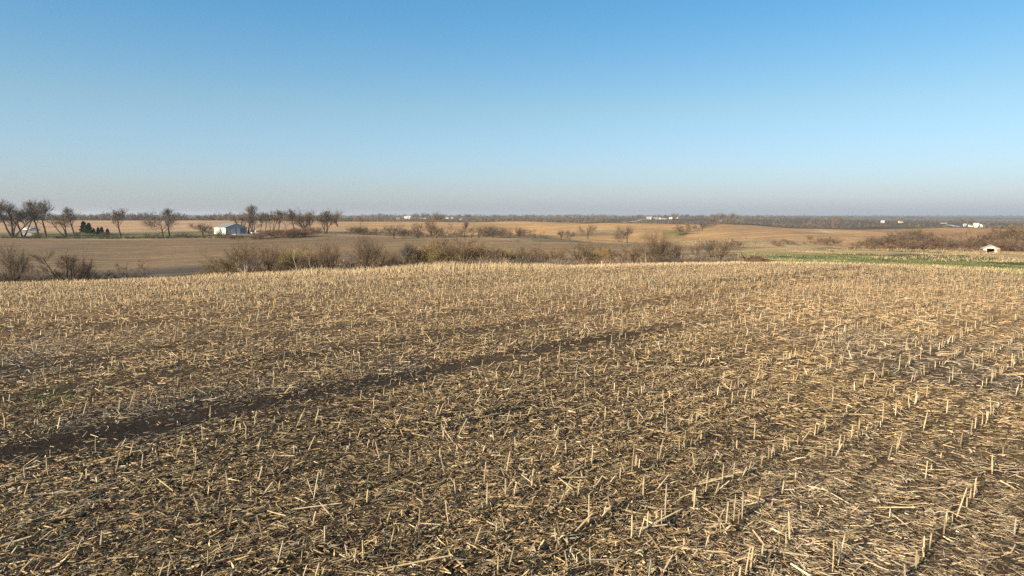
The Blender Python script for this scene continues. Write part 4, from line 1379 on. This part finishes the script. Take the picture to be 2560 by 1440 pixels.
r_h = random.Random(77)
it = []
for i in range(260):
    px = r_h.uniform(-40, 640); x, y, z = spot(px, r_h.uniform(303, 312))
    it.append((x, y, z - .1, r_h.uniform(.6, 1.5), r_h.uniform(1.2, 2.0), shade((.085, .075, .05), r_h.uniform(.6, 1.0))))
for i in range(130):
    px = r_h.uniform(860, 1380); x, y, z = spot(px, float(np.interp(px, [860, 1050, 1350], [335, 285, 262])) + r_h.uniform(-10, 12))
    it.append((x, y, z - .1, r_h.uniform(.7, 1.9), r_h.uniform(1.2, 1.8), shade((.15, .115, .085), r_h.uniform(.7, 1.2))))
woodland("undergrowth", it, 'low dark undergrowth along the hedges between the far fields')
def fine_template(seed, n):
    r = np.random.default_rng(seed); tris = []
    for i in range(n):
        a = r.uniform(0, 6.28); q = r.uniform(0, 1) ** .5; b0_ = np.array([math.cos(a) * .10 * q, math.sin(a) * .10 * q, 0])
        z0 = r.uniform(0, .75) * r.uniform(.3, 1); d = np.array([math.cos(a) * (.15 + .6 * q), math.sin(a) * (.15 + .6 * q), 1.0]) + r.normal(size=3) * .25
        d /= np.linalg.norm(d); p = b0_ + d * z0; q_ = p + d * r.uniform(.12, .45) * (1.15 - z0)
        sd = np.cross(d, r.normal(size=3)); sd = sd / np.linalg.norm(sd) * r.uniform(.005, .012)
        tris.append([p - sd, p + sd, q_])
    return np.array(tris)


FT_keep = FT
FT = [fine_template(s, 330) for s in range(6)]
it = []
for i in range(290):
    px = r_h.uniform(540, 1560) if i < 235 else r_h.uniform(1560, 1850); x, y, z = spot(px, r_h.uniform(98, 120) if px < 1560 else r_h.uniform(112, 135))
    tp = float(np.interp(px, [540, 700, 850, 1000, 1100, 1250, 1400, 1600, 1850], [664, 642, 636, 628, 614, 618, 630, 626, 636])) + r_h.uniform(-10, 20)
    h = max(1.0, EYE + y * zoy(tp) - z)
    it.append((x, y, z - .1, h, r_h.uniform(.8, 1.5), shade(r_h.choice([(.23, .175, .13), (.19, .16, .135), (.25, .18, .12)]), r_h.uniform(.75, 1.2))))
woodland("creek_brush", it, 'wispy grey-brown brush filling the belt along the creek')
FT = FT_keep
clump = lambda px, s: float(fbm(np.array([px / 40.]), np.array([s * 1.7]), 200 + s, 3)[0])
it = wood_items(620, -80, 930, lambda p, r: r.uniform(790, 1000), lambda p, r: r.uniform(7.5, 12.5) * (0.75 + .6 * clump(p, 1)), 1, 1)
woodland("treeline", it, 'long brown leafless treeline behind the tan field on the left')
it = wood_items(420, 880, 1500, lambda p, r: r.uniform(760, 1250), lambda p, r: r.uniform(5.5, 9.5) * (0.6 + .7 * clump(p, 2)), 1, 2)
it += wood_items(180, 900, 1560, lambda p, r: r.uniform(1400, 1900), lambda p, r: r.uniform(8, 13) * (0.5 + .9 * clump(p, 3)), .95, 3)
woodland("treeline", it, 'hazy leafless woodland beyond the tan ridge in the middle')
it = wood_items(380, 1480, 2120, lambda p, r: r.uniform(640, 1100), lambda p, r: r.uniform(4.0, 8) * (0.3 + 1.0 * clump(p, 4)), 1, 4)
it += wood_items(240, 1540, 2120, lambda p, r: r.uniform(1250, 1700), lambda p, r: r.uniform(6, 11) * (0.25 + 1.2 * clump(p, 5)), .95, 5)
woodland("treeline", it, 'leafless woodland rising behind the crest of the right hill')
it = wood_items(300, 2080, 2660, lambda p, r: r.uniform(620, 1050), lambda p, r: r.uniform(3, 6.5) * (0.25 + 1.0 * clump(p, 6)), 1, 6)
it += wood_items(260, 2080, 2660, lambda p, r: r.uniform(1300, 2000), lambda p, r: r.uniform(6, 10) * (0.2 + 1.1 * clump(p, 7)), .95, 7)
woodland("treeline", it, 'hazy woodland in the lower country at the far right')
it = wood_items(420, -80, 2660, lambda p, r: r.uniform(3300, 4400), lambda p, r: r.uniform(9, 16) * (0.3 + 1.1 * clump(p, 8)), .9, 8)
it += wood_items(300, -80, 2660, lambda p, r: r.uniform(6500, 8900), lambda p, r: r.uniform(10, 17) * (0.5 + 1.1 * clump(p, 9)), .9, 9)
it = [(x, y, z, h, wd * 3.0, c) for (x, y, z, h, wd, c) in it]
woodland("treeline", it, 'blue-grey line of woods along the horizon')
# skyline trees one can pick out
for px, Y, top, kind, lab in ((372, 800, 523, 'round', 'round tree standing above the far left treeline'),
                              (1095, 820, 527, 'vase', 'pale wide tree standing out above the far farm'),
                              (1042, 1450, 531, 'round', 'dark round tree left of the far white barns'),
                              (1062, 1450, 531, 'round', 'dark round tree right of the far white barns'),
                              (1170, 1450, 532, 'round', 'dark clump tree left of the radio mast'),
                              (1682, 1380, 532, 'round', 'dark round tree above the far white farmhouse'),
                              (1665, 1400, 534, 'round', 'tree left of the dark round one by the far white farmhouse'),
                              (1712, 1380, 534, 'round', 'reddish tree right of the far white farmhouse'),
                              (1802, 1300, 530, 'vase', 'tree above the small white shed on the right woodland'),
                              (1825, 1300, 530, 'vase', 'pale airy tree right of the small white shed'),
                              (2015, 1200, 539, 'round', 'dark broad tree on the skyline above the green slope'),
                              (2405, 1250, 545, 'round', 'dark tree left of the far right farmhouses'),
                              (2425, 1280, 546, 'round', 'dark tree just above the far right farmhouses')):
    tree(px, Y, top, kind, lab, 'trees on the skyline', 1.4)

# ------------------------------------------------------------------ buildings
M_cream = plain("cream_metal", (0.80, 0.75, 0.62), .6, .06)
M_greym = plain("grey_metal", (0.27, 0.27, 0.27), .5, .08)
M_greyl = plain("light_grey_metal", (0.36, 0.36, 0.37), .5, .06)
M_darkm = plain("dark_metal", (0.10, 0.12, 0.15), .5, .1)
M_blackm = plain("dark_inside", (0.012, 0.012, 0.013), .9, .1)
M_roof = plain("roof_metal", (0.29, 0.28, 0.26), .65, .08)
M_white = plain("white_paint", (0.60, 0.585, 0.55), .6, .05)
M_roofb = plain("brown_shingle", (0.16, 0.13, 0.11), .85, .15)
M_old = plain("weathered_white", (0.42, 0.39, 0.34), .85, .45, 1.2)
M_rust = plain("rusty_red", (0.24, 0.145, 0.10), .85, .3)
M_conc = plain("concrete", (0.50, 0.48, 0.43), .85, .1, .8)
M_gravel = plain("gravel", (0.40, 0.37, 0.33), .95, .15, .6)
M_glass = plain("window_glass", (0.03, 0.035, 0.04), .15, .1, 3, .6)
M_tyre = plain("tyre_rubber", (0.02, 0.02, 0.02), .85, .1)
M_rim = plain("wheel_rim", (0.5, 0.5, 0.5), .35, .05, 3, .5, .6)
M_bluep = plain("blue_paint", (0.045, 0.12, 0.28), .35, .05, 3, .5)
M_whitep = plain("white_car_paint", (0.82, 0.82, 0.80), .35, .04, 3, .5)
M_wood_ = plain("weathered_wood", (0.27, 0.22, 0.17), .9, .25, 2)
M_yard = plain("yellow_siding", (0.62, 0.50, 0.26), .7, .06)


def house(px, Y, w, dp, h, rh, rot, mw, mr, label, cat='house', name='house', wins=2, group=None, lift=0.0):
    """gable ends face local +-x ; long walls face local +-y"""
    x, y, z = spot(px, Y)
    e = bpy.data.objects.new(name, None); COL.objects.link(e); e.location = (x, y, z - .15 + lift); e.rotation_euler = (0, 0, rot); e.empty_display_size = .5
    tag(e, label, cat, group)
    b = MB(); b.prism([(-dp / 2, 0), (dp / 2, 0), (dp / 2, h), (0, h + rh), (-dp / 2, h)], 'x', -w / 2, w / 2); b.build("wall", mw, e)
    t = .18; o_ = .45; sl_ = rh / (dp / 2)
    for s in (-1, 1):
        b = MB(); b.prism([(s * (dp / 2 + o_), h - sl_ * o_ + .02), (0, h + rh + .02), (0, h + rh + t + .02), (s * (dp / 2 + o_), h - sl_ * o_ + t + .02)], 'x', -w / 2 - o_, w / 2 + o_)
        b.build("roof", mr, e)
    for i in range(wins):
        cx = -w / 2 + w * (i + .7) / (wins + .5)
        for s in (-1, 1):
            f = MB(); f.box(cx - .65, cx + .65, s * (dp / 2 + .001) - .05, s * (dp / 2 + .001) + .05, h * .38, h * .82).build("window", M_white, e)
            MB().box(cx - .52, cx + .52, s * (dp / 2 + .055) - .01, s * (dp / 2 + .055) + .01, h * .42, h * .78).build("pane", M_glass, f.objects if False else bpy.context.scene.objects[f.name] if False else None) if False else None
            pane = MB().box(cx - .52, cx + .52, s * (dp / 2 + .06) - .012, s * (dp / 2 + .06) + .012, h * .42, h * .78).build("pane", M_glass, f if isinstance(f, bpy.types.Object) else e)
    if wins:
        MB().box(w * .38 - .5, w * .38 + .5, -dp / 2 - .06, -dp / 2 + .04, 0.1, min(2.2, h * .8)).build("door", M_darkm, e)
    return e


# ---- the metal barn: local frame, gable faces +x, long wall faces -y
bx, by, bz = spot(577, 344)
barn = bpy.data.objects.new("metal_barn", None); COL.objects.link(barn)
BW, BL, BH, BR = 10.4, 18.0, 3.15, 1.85       # gable width, length, wall height, roof rise
# the gable looks towards azimuth 138, the long wall towards azimuth 228
ga = R(90 - 139.6)                             # direction angle of local +x in the xy plane
bz += .3
barn.location = (bx, by, bz); barn.rotation_euler = (0, 0, ga)
tag(barn, 'long metal barn with sunlit cream side wall, grey gable and sliding doors', 'barn')
npan = 6
for i in range(npan):
    x0 = -BL / 2 + BL * i / npan
    MB().box(x0 + .01, x0 + BL / npan - .01, -BW / 2, -BW / 2 + .12, -.3, BH).build("wall_panel", M_cream, barn)
    MB().box(x0 + .01, x0 + BL / npan - .01, BW / 2 - .12, BW / 2, -.3, BH).build("wall_panel", M_greym, barn)
b = MB(); b.box(-BL / 2 + .01, -BL / 2 + .12, -BW / 2 + .13, BW / 2 - .13, -.3, BH); b.build("back_wall", M_greym, barn)
xg = BL / 2
for i in range(10):                          # gable boards
    y0 = -BW / 2 + BW * i / 10; y1 = y0 + BW / 10
    zt = lambda yy: BH + BR * (1 - abs(yy) / (BW / 2))
    b = MB(); b.prism([(y0 + .02, BH - .05), (y1 - .02, BH - .05), (y1 - .02, zt(y1) - .02), (y0 + .02, zt(y0) - .02)], 'x', xg - .10, xg + (.03 if i % 2 else 0))
    b.build("gable_panel", M_greym, barn)
for y0, y1, m in ((-BW / 2, -3.6, M_greym), (-3.6, -2.3, M_greym), (4.4, BW / 2, M_greyl)):
    MB().box(xg - .12, xg, y0 + .01, y1 - .01, -.3, BH - .06).build("wall_panel", m, barn)
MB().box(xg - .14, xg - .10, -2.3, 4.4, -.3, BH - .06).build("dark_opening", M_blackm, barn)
MB().box(xg + .01, xg + .08, -2.25, -.45, -.05, BH - .25).build("sliding_door", M_greyl, barn)
MB().box(xg + .01, xg + .08, -.10, 1.7, -.05, BH - .25).build("sliding_door", M_greyl, barn)
MB().box(xg + .02, xg + .07, 1.7, 4.4, 0.25, BH - .3).build("steel_door", M_darkm, barn)
MB().box(xg + .04, xg + .10, -2.3, 4.5, BH - .22, BH - .06).build("door_rail", M_greyl, barn)
for yy in (-2.4, -3.6):
    MB().box(xg + .035, xg + .07, yy - .07, yy + .07, -.05, BH - .1).build("trim", M_white, barn)
for s in (-1, 1):
    b = MB(); o_ = .35; sl_ = BR / (BW / 2)
    b.prism([(s * (BW / 2 + o_), BH - sl_ * o_ + .03), (0, BH + BR + .03), (0, BH + BR + .13), (s * (BW / 2 + o_), BH - sl_ * o_ + .13)], 'x', -BL / 2 - .3, BL / 2 + .3)
    r_o = b.build("roof", M_roof, barn)
    for q in range(11):
        xx = -BL / 2 + BL * q / 10
        rb = MB(); rb.prism([(s * (BW / 2 + o_), BH - sl_ * o_ + .135), (0, BH + BR + .135), (0, BH + BR + .19), (s * (BW / 2 + o_), BH - sl_ * o_ + .19)], 'x', xx - .04, xx + .04)
        rb.build("roof_seam", M_roof, r_o)
MB().box(-BL / 2 - .3, BL / 2 + .3, -BW / 2 - .42, -BW / 2 - .30, BH - .12, BH + .02).build("gutter", M_white, barn)

# concrete apron before the doors
c_, s_ = math.cos(ga), math.sin(ga)


def patch(name, pts, mat, label, dz=.06):
    """flat-lying sheet following the ground through outline points (px, Y)"""
    vs = []
    for px, Y in pts:
        x, y, z = spot(px, Y); vs.append((x, y, z + dz))
    b = MB(); b.add(vs, [tuple(range(len(vs)))]); o = b.build(name, mat); o['kind'] = 'structure'; o['label'] = label
    return o


def strip(name, line, width, mat, label, dz=.08):
    P = [Vector(spot(px, Y)) for px, Y in line]
    pts = []
    for i in range(len(P) - 1):
        n_ = max(2, int((P[i + 1] - P[i]).length / 4))
        for k in range(n_):
            pts.append(P[i].lerp(P[i + 1], k / n_))
    pts.append(P[-1]); vs = []; fs = []
    for i, p in enumerate(pts):
        d = (pts[min(i + 1, len(pts) - 1)] - pts[max(i - 1, 0)]); d.z = 0; d.normalize(); nrm = Vector((-d.y, d.x, 0)) * width / 2
        for q in (p - nrm, p + nrm):
            vs.append((q.x, q.y, float(ground_z(q.x, q.y)) + dz))
        if i: fs.append((2 * i - 2, 2 * i - 1, 2 * i + 1, 2 * i))
    o = MB().add(vs, fs).build(name, mat); o['kind'] = 'structure'; o['label'] = label
    return o


ap = MB(); ap.box(xg + .2, xg + 6, -2.5, 4.6, -1.5, -.04)
o = ap.build("concrete_apron", M_conc, None, loc=barn.location, rotz=ga); o['kind'] = 'structure'; o['label'] = 'pale concrete apron before the barn doors'
strip("gravel_drive", [(-40, 316), (20, 318), (60, 330), (72, 345), (66, 362), (50, 372), (30, 372)], 4.5, M_gravel, 'pale gravel drive curving through the lawn at far left')
strip("gravel_road", [(1555, 1080), (1580, 1180), (1610, 1300), (1660, 1380), (1740, 1400)], 7, M_conc, 'pale gravel road climbing to the far white farm', .3)
strip("gravel_road", [(2335, 1080), (2360, 1060), (2385, 1020), (2395, 980)], 9, M_conc, 'pale curved road in the lower country at right', .3)


# ---- vehicles
def pickup(px, Y, rot, paint, label, van=False):
    x, y, z = spot(px, Y)
    e = bpy.data.objects.new("parked_van" if van else "pickup_truck", None); COL.objects.link(e); e.location = (x, y, z + .02); e.rotation_euler = (0, 0, rot)
    tag(e, label, 'van' if van else 'pickup truck')
    L_, W_ = 5.4, 1.95
    def arch(cx, n=6, r=.43):
        return [(cx + r * math.cos(math.pi * (1 - i / n)), .42 + r * math.sin(math.pi * (1 - i / n))) for i in range(n + 1)]
    prof = [(-L_ / 2, .42)] + arch(-1.65) + arch(1.65) + [(L_ / 2, .42), (L_ / 2, .75), (L_ / 2 - .12, 1.02), (1.15, 1.12), (-L_ / 2, 1.12)]
    b = MB()
    n = len(prof); vs = [(p[0], -W_ / 2, p[1]) for p in prof] + [(p[0], W_ / 2, p[1]) for p in prof]
    b.add(vs, [tuple(range(n)), tuple(range(n, 2 * n))[::-1]] + [(i, n + i, n + (i + 1) % n, (i + 1) % n) for i in range(n)])
    b.build("body", paint, e)
    if van:
        c = [(-L_ / 2 + .05, 1.12), (1.5, 1.12), (.85, 1.9), (-L_ / 2 + .25, 1.9)]
    else:
        c = [(-.75, 1.12), (1.2, 1.12), (.55, 1.78), (-.6, 1.78)]
    MB().prism([(p[0], p[1]) for p in c], 'y', -.85, .85).build("cab", paint, e)
    for s in (-1, 1):
        MB().prism([(c[0][0] + .15, 1.18), (c[1][0] - .2, 1.18), (c[2][0] - .05, c[2][1] - .12), (c[3][0] + .1, c[3][1] - .12)], 'y', s * .855 - .01, s * .855 + .01).build("side_window", M_glass, e)
    MB().add([(c[1][0] - .03, -.75, 1.17), (c[1][0] - .03, .75, 1.17), (c[2][0] + .06, .7, c[2][1] - .08), (c[2][0] + .06, -.7, c[2][1] - .08)], [(0, 1, 2, 3)]).build("windscreen", M_glass, e)
    for sx_ in (-1.65, 1.65):
        for s in (-1, 1):
            w = MB(); w.tube((sx_, s * .72, .38), (sx_, s * .97, .38), .38, .38, 14, True); wo_ = w.build("wheel", M_tyre, e)
            MB().tube((sx_, s * .965, .38), (sx_, s * .985, .38), .21, .21, 10, True).build("rim", M_rim, wo_)
    for s in (-1, 1):
        MB().box(L_ / 2 - .04, L_ / 2 + .02, s * .72 - .16, s * .72 + .16, .72, .88).build("headlight", M_white, e)
    MB().box(L_ / 2 - .02, L_ / 2 + .09, -.95, .95, .45, .62).build("bumper", M_rim, e)
    return e


pickup(88, 400, R(200), M_bluep, 'blue pickup parked beyond the lawn on the far left')
pickup(70, 402, R(175), M_whitep, 'white van parked left of the blue pickup', True)
pickup(643, 338, R(215), M_whitep, 'white pickup parked under the trees right of the barn')

# ---- wire fence with posts along the lawn
fe = bpy.data.objects.new("wire_fence", None); COL.objects.link(fe); tag(fe, 'low wire fence with thin posts along the lawn left of the barn', 'fence')
fpts = []
for i in range(22):
    px = 300 + i * 11; x, y, z = spot(px, 372 - i * .6); fpts.append(Vector((x, y, z)))
pm = MB().tube((0, 0, -.1), (0, 0, 1.35), .07, .06, 5, True).mesh("post", M_wood_)
for p in fpts:
    link("post", pm, fe, p)
w = MB()
for i in range(len(fpts) - 1):
    for h_ in (.5, .85, 1.2):
        w.tube(fpts[i] + Vector((0, 0, h_)), fpts[i + 1] + Vector((0, 0, h_)), .02, .02, 3)
w.build("wire", M_greym, fe)
# marker stakes at the field edge
for px, lab in ((964, 'short pale stake in the dry grass at the edge of the near field'), (1505, 'pale stake at the field edge left of the dark gully'),):
    x, y, z = spot(px, float(np.interp(px, PX, feat['E'][0])) * 1.0)
    o = MB().prism([(-.04, -.04), (.04, -.04), (.045, .04), (-.045, .04)], 'z', -.1, .75).build("marker_stake", M_white, loc=(x, y, z)); tag(o, lab, 'stake', 'stakes on the field edge')

# ---- ruined white shed on the right
sx0, sy0, sz0 = spot(2480, 158)
sh = bpy.data.objects.new("ruined_shed", None); COL.objects.link(sh); sh.location = (sx0, sy0, sz0); sh.rotation_euler = (0, 0, R(-28)); sh.scale = (1.0, 1.0, .82)
tag(sh, 'small ruined white shed with sagging roof and dark doorway before the thicket', 'shed')
# front wall in pieces round the doorway, faces -y
for i, (x0, x1, z1) in enumerate(((-1.7, -1.0, 1.15), (.45, .95, 1.2), (.95, 1.55, 1.0))):
    MB().box(x0, x1, -1.3, -1.2, -.2, z1).build("wall_board", M_old if i < 2 else M_rust, sh)
b = MB(); b.prism([(-1.75, 1.15), (1.6, 1.05), (1.45, 1.2), (.1, 2.0), (-.3, 1.95), (-1.75, 1.25)], 'y', -1.34, -1.24); b.build("gable", M_old, sh)
MB().box(-1.7, -1.6, -1.2, 1.3, -.2, 1.15).build("side_wall", M_old, sh)
MB().box(1.45, 1.55, -1.2, 1.3, -.2, 1.0).build("side_wall", M_rust, sh)
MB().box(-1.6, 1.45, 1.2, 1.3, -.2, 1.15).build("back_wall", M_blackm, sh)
MB().prism([(-2.0, 1.05), (-.1, 2.12), (-.1, 2.2), (-2.0, 1.13)], 'y', -1.55, 1.5).build("roof", M_old, sh)
MB().prism([(-.1, 2.12), (1.8, 1.0), (1.8, 1.08), (-.1, 2.2)], 'y', -1.55, 1.5).build("roof", M_rust, sh)
MB().tube((-.9, -1.35, -.1), (.4, -1.32, .35), .04, .04, 5, True).build("fallen_board", M_old, sh)
# farm scrap left of it
x, y, z = spot(2460, 156)
sc_ = MB(); sc_.box(-.5, .5, -.3, .3, .1, .55); sc_.tube((-.45, -.35, .3), (-.45, .35, .3), .3, .3, 10, True); sc_.tube((.5, 0, .3), (1.1, 0, .5), .05, .04, 5, True)
o = sc_.build("rusty_implement", M_rust, loc=(x, y, z)); tag(o, 'rusty red farm implement left beside the ruined shed', 'farm implement')

# ---- brush heap and fallen wood at the field edge
bx_, by_, bz_ = spot(1893, 98)
hp = bpy.data.objects.new("brush_heap", None); COL.objects.link(hp); hp.location = (bx_, by_, bz_); tag(hp, 'heap of dark tangled branches piled on the far field edge', 'brush heap')
r_ = random.Random(3)
b = MB(); lg = MB()
for i in range(700):
    a = r_.uniform(0, 6.28); q = r_.random() ** .6
    p = Vector((math.cos(a) * q * 1.9, math.sin(a) * q * 1.1, r_.uniform(0, 1.0) * (1 - q * q * .8)))
    d = Vector((r_.uniform(-1, 1), r_.uniform(-1, 1), r_.uniform(-.25, .5))).normalized()
    b.tri(p, p + d * r_.uniform(.4, 1.1), .05, perp(d, r_))
for i in range(16):
    p = Vector((r_.uniform(-1.6, 1.4), r_.uniform(-.8, .8), r_.uniform(.1, .7))); d = Vector((r_.uniform(-1, 1), r_.uniform(-.5, .5), r_.uniform(-.2, .25))).normalized()
    MB().tube(p, p + d * r_.uniform(.9, 1.8), .07, .04, 6, True).build("branch", M_barkd if i % 3 else M_bark, hp)
b.build("twigs", M_twigr, hp)
# dead fallen tree in the gully
x, y, z = spot(1612, 108)
ft = bpy.data.objects.new("fallen_tree", None); COL.objects.link(ft); ft.location = (x, y, z); tag(ft, 'pale fallen tree with snapped trunk lying in the dark gully', 'fallen tree')
zt_ = EYE + 108 * zoy(648) - z
MB().tube((0.3, 0, -.2), (.25, 0, zt_), .18, .10, 7, True).build("trunk", M_pale, ft)
MB().tube((.2, 0, zt_ * .55), (-1.0, -.2, zt_ - 1.0), .08, .05, 6, True).build("branch", M_pale, ft)
MB().tube((-.3, 0, zt_ - .9), (-.75, 0, zt_ + .3), .05, .03, 6, True).build("branch", M_pale, ft)
MB().tube((.25, 0, zt_), (.05, 0, zt_ + 1.3), .05, .02, 5, True).build("branch", M_pale, ft)

# ---- distant farms
FG = 'far farm buildings'
for px, Y, w, dp, h, rh, rot, mw, mr, lab, wn_, lift in [(q[0], q[1], q[2] * (.85 if q[0] < 2300 else .72), q[3] * .8, q[4] * (.8 if q[0] < 2300 else .68), q[5] * .75, *q[6:]) for q in (
        (1020, 1350, 15, 9, 4.5, 2.5, R(8), M_white, M_white, 'long white barn in the far farm left of the radio mast', 0, 1.5),
        (1034, 1360, 12, 6, 3, 1.4, R(5), M_white, M_roof, 'low white shed joined on the right of the long far barn', 1, 1.2),
        (1059, 1370, 14, 6, 2.4, 1.0, R(2), M_white, M_roof, 'low long white building right of the long far barn', 0, 1.0),
        (998, 1300, 8, 6, 3, 2, R(20), M_greyl, M_roof, 'small grey roofed shed left of the long far barn', 1, .6),
        (1119, 1380, 7, 6, 3, 2, R(0), M_white, M_roof, 'white house in the middle of the far farm, left one of three', 1, 1.2),
        (1131, 1390, 5, 5, 3, 1.5, R(10), M_white, M_roof, 'tiny white shed in the middle of the far farm, right one', 0, 1.2),
        (1154, 1250, 8, 7, 4, 2.5, R(30), M_white, M_roofb, 'white gabled house nearest to the radio mast', 1, .8),
        (1621, 1340, 11, 8, 4.2, 2.6, R(15), M_white, M_white, 'bright white barn at the left end of the hilltop farm', 0, .8),
        (1629, 1345, 5, 5, 3.2, 1.6, R(15), M_white, M_roof, 'small white shed close right of the bright hilltop barn', 0, .8),
        (1641, 1350, 14, 7, 3.2, 1.8, R(5), M_white, M_white, 'long low white barn in the middle of the hilltop farm', 0, .9),
        (1652, 1360, 8, 7, 3.4, 2, R(5), M_cream, M_roofb, 'cream house right of the long low hilltop barn', 1, .9),
        (1661, 1335, 7, 2.5, 1.4, .6, R(5), M_white, M_white, 'white trailer parked below the hilltop farm', 0, .3),
        (1676, 1390, 8, 8, 5, 2.5, R(20), M_white, M_roofb, 'white house half behind the dark round tree', 1, 1.2),
        (1691, 1390, 6, 6, 4.5, 2.5, R(20), M_cream, M_roofb, 'pale house at the right end of the hilltop farm', 1, 1.4),
        (1804, 1180, 9, 5, 2.6, 1.2, R(0), M_white, M_white, 'small bright white shed in the woodland above the hill crest', 0, 6),
        (1847, 1180, 6, 4, 2.2, 1.0, R(0), M_white, M_roof, 'tiny white shed farther right above the hill crest', 0, 5.5),
        (2204, 1250, 6, 5, 4, 2, R(0), M_white, M_white, 'tiny white shed among far trees over the green slope', 0, 5),
        (2249, 1300, 8, 7, 4, 2, R(0), M_yard, M_roofb, 'yellow house among far trees over the green slope', 1, 6),
        (2357, 1300, 14, 6, 2.6, 1.0, R(0), M_greyl, M_rust, 'low reddish roofed building on the far right ridge', 0, 5),
        (2410, 1010, 6, 6, 3.6, 2.2, R(40), M_greyl, M_greyl, 'grey gabled house, leftmost of the far right farmhouses', 1, 1.5),
        (2425, 1000, 8, 7, 3.4, 2.2, R(10), M_cream, M_roofb, 'cream house second of the far right farmhouses', 1, 1.5),
        (2438, 985, 8, 7, 5.2, 3.2, R(35), M_cream, M_cream, 'tall cream gabled house in the middle of the far right farmhouses', 1, 1.0),
        (2453, 985, 8, 7, 4.6, 2.6, R(-20), M_cream, M_roofb, 'cream house with brown roof, rightmost of the far right farmhouses', 1, 1.0))]:
    house(px, Y, w, dp, h, rh, -rot, mw, mr, lab, 'building', 'farm_building', wn_, FG, 0)
# radio mast
x, y, z = spot(1191, 2300)
ms = bpy.data.objects.new("radio_mast", None); COL.objects.link(ms); ms.location = (x, y, z); tag(ms, 'thin tall radio mast on the horizon', 'mast')
zt_ = EYE + 2300 * zoy(506) - z
b = MB()
for k in range(3):
    a = k * 2.094; b.tube((math.cos(a) * .8, math.sin(a) * .8, -2), (math.cos(a) * .7, math.sin(a) * .7, zt_), .13, .13, 4)
nn = 14
for i in range(nn):
    for k in range(3):
        a0_, a1_ = k * 2.094, (k + 1) * 2.094; z0 = zt_ * i / nn; z1 = zt_ * (i + 1) / nn
        b.tube((math.cos(a0_) * .75, math.sin(a0_) * .75, z0), (math.cos(a1_) * .75, math.sin(a1_) * .75, z1), .08, .08, 3)
b.build("lattice", M_greym, ms)

# ------------------------------------------------------------------ haze
m, N, L, b = new_mat("haze")
N.remove(b)
pv = N.new("ShaderNodeVolumePrincipled"); pv.inputs["Color"].default_value = (0.86, 0.92, 1.0, 1); pv.inputs["Density"].default_value = 0.00010
pv.inputs["Anisotropy"].default_value = 0.2
L.new(pv.outputs[0], N["Material Output"].inputs["Volume"])
zmin = float(ZG.min()) - 1.5
zmax = 60
MB().box(-16500, 16500, -16500, 16500, zmin, zmax).build("haze", m)
h_ = bpy.data.objects["haze"]; h_['kind'] = 'stuff'; h_['label'] = 'thin pale haze lying over the whole countryside'
print("TRIS", {me_.name: len(me_.loops) - 2 * len(me_.polygons) for me_ in bpy.data.meshes if len(me_.polygons) > 8000}, sum(len(me_.loops) - 2 * len(me_.polygons) for me_ in bpy.data.meshes))
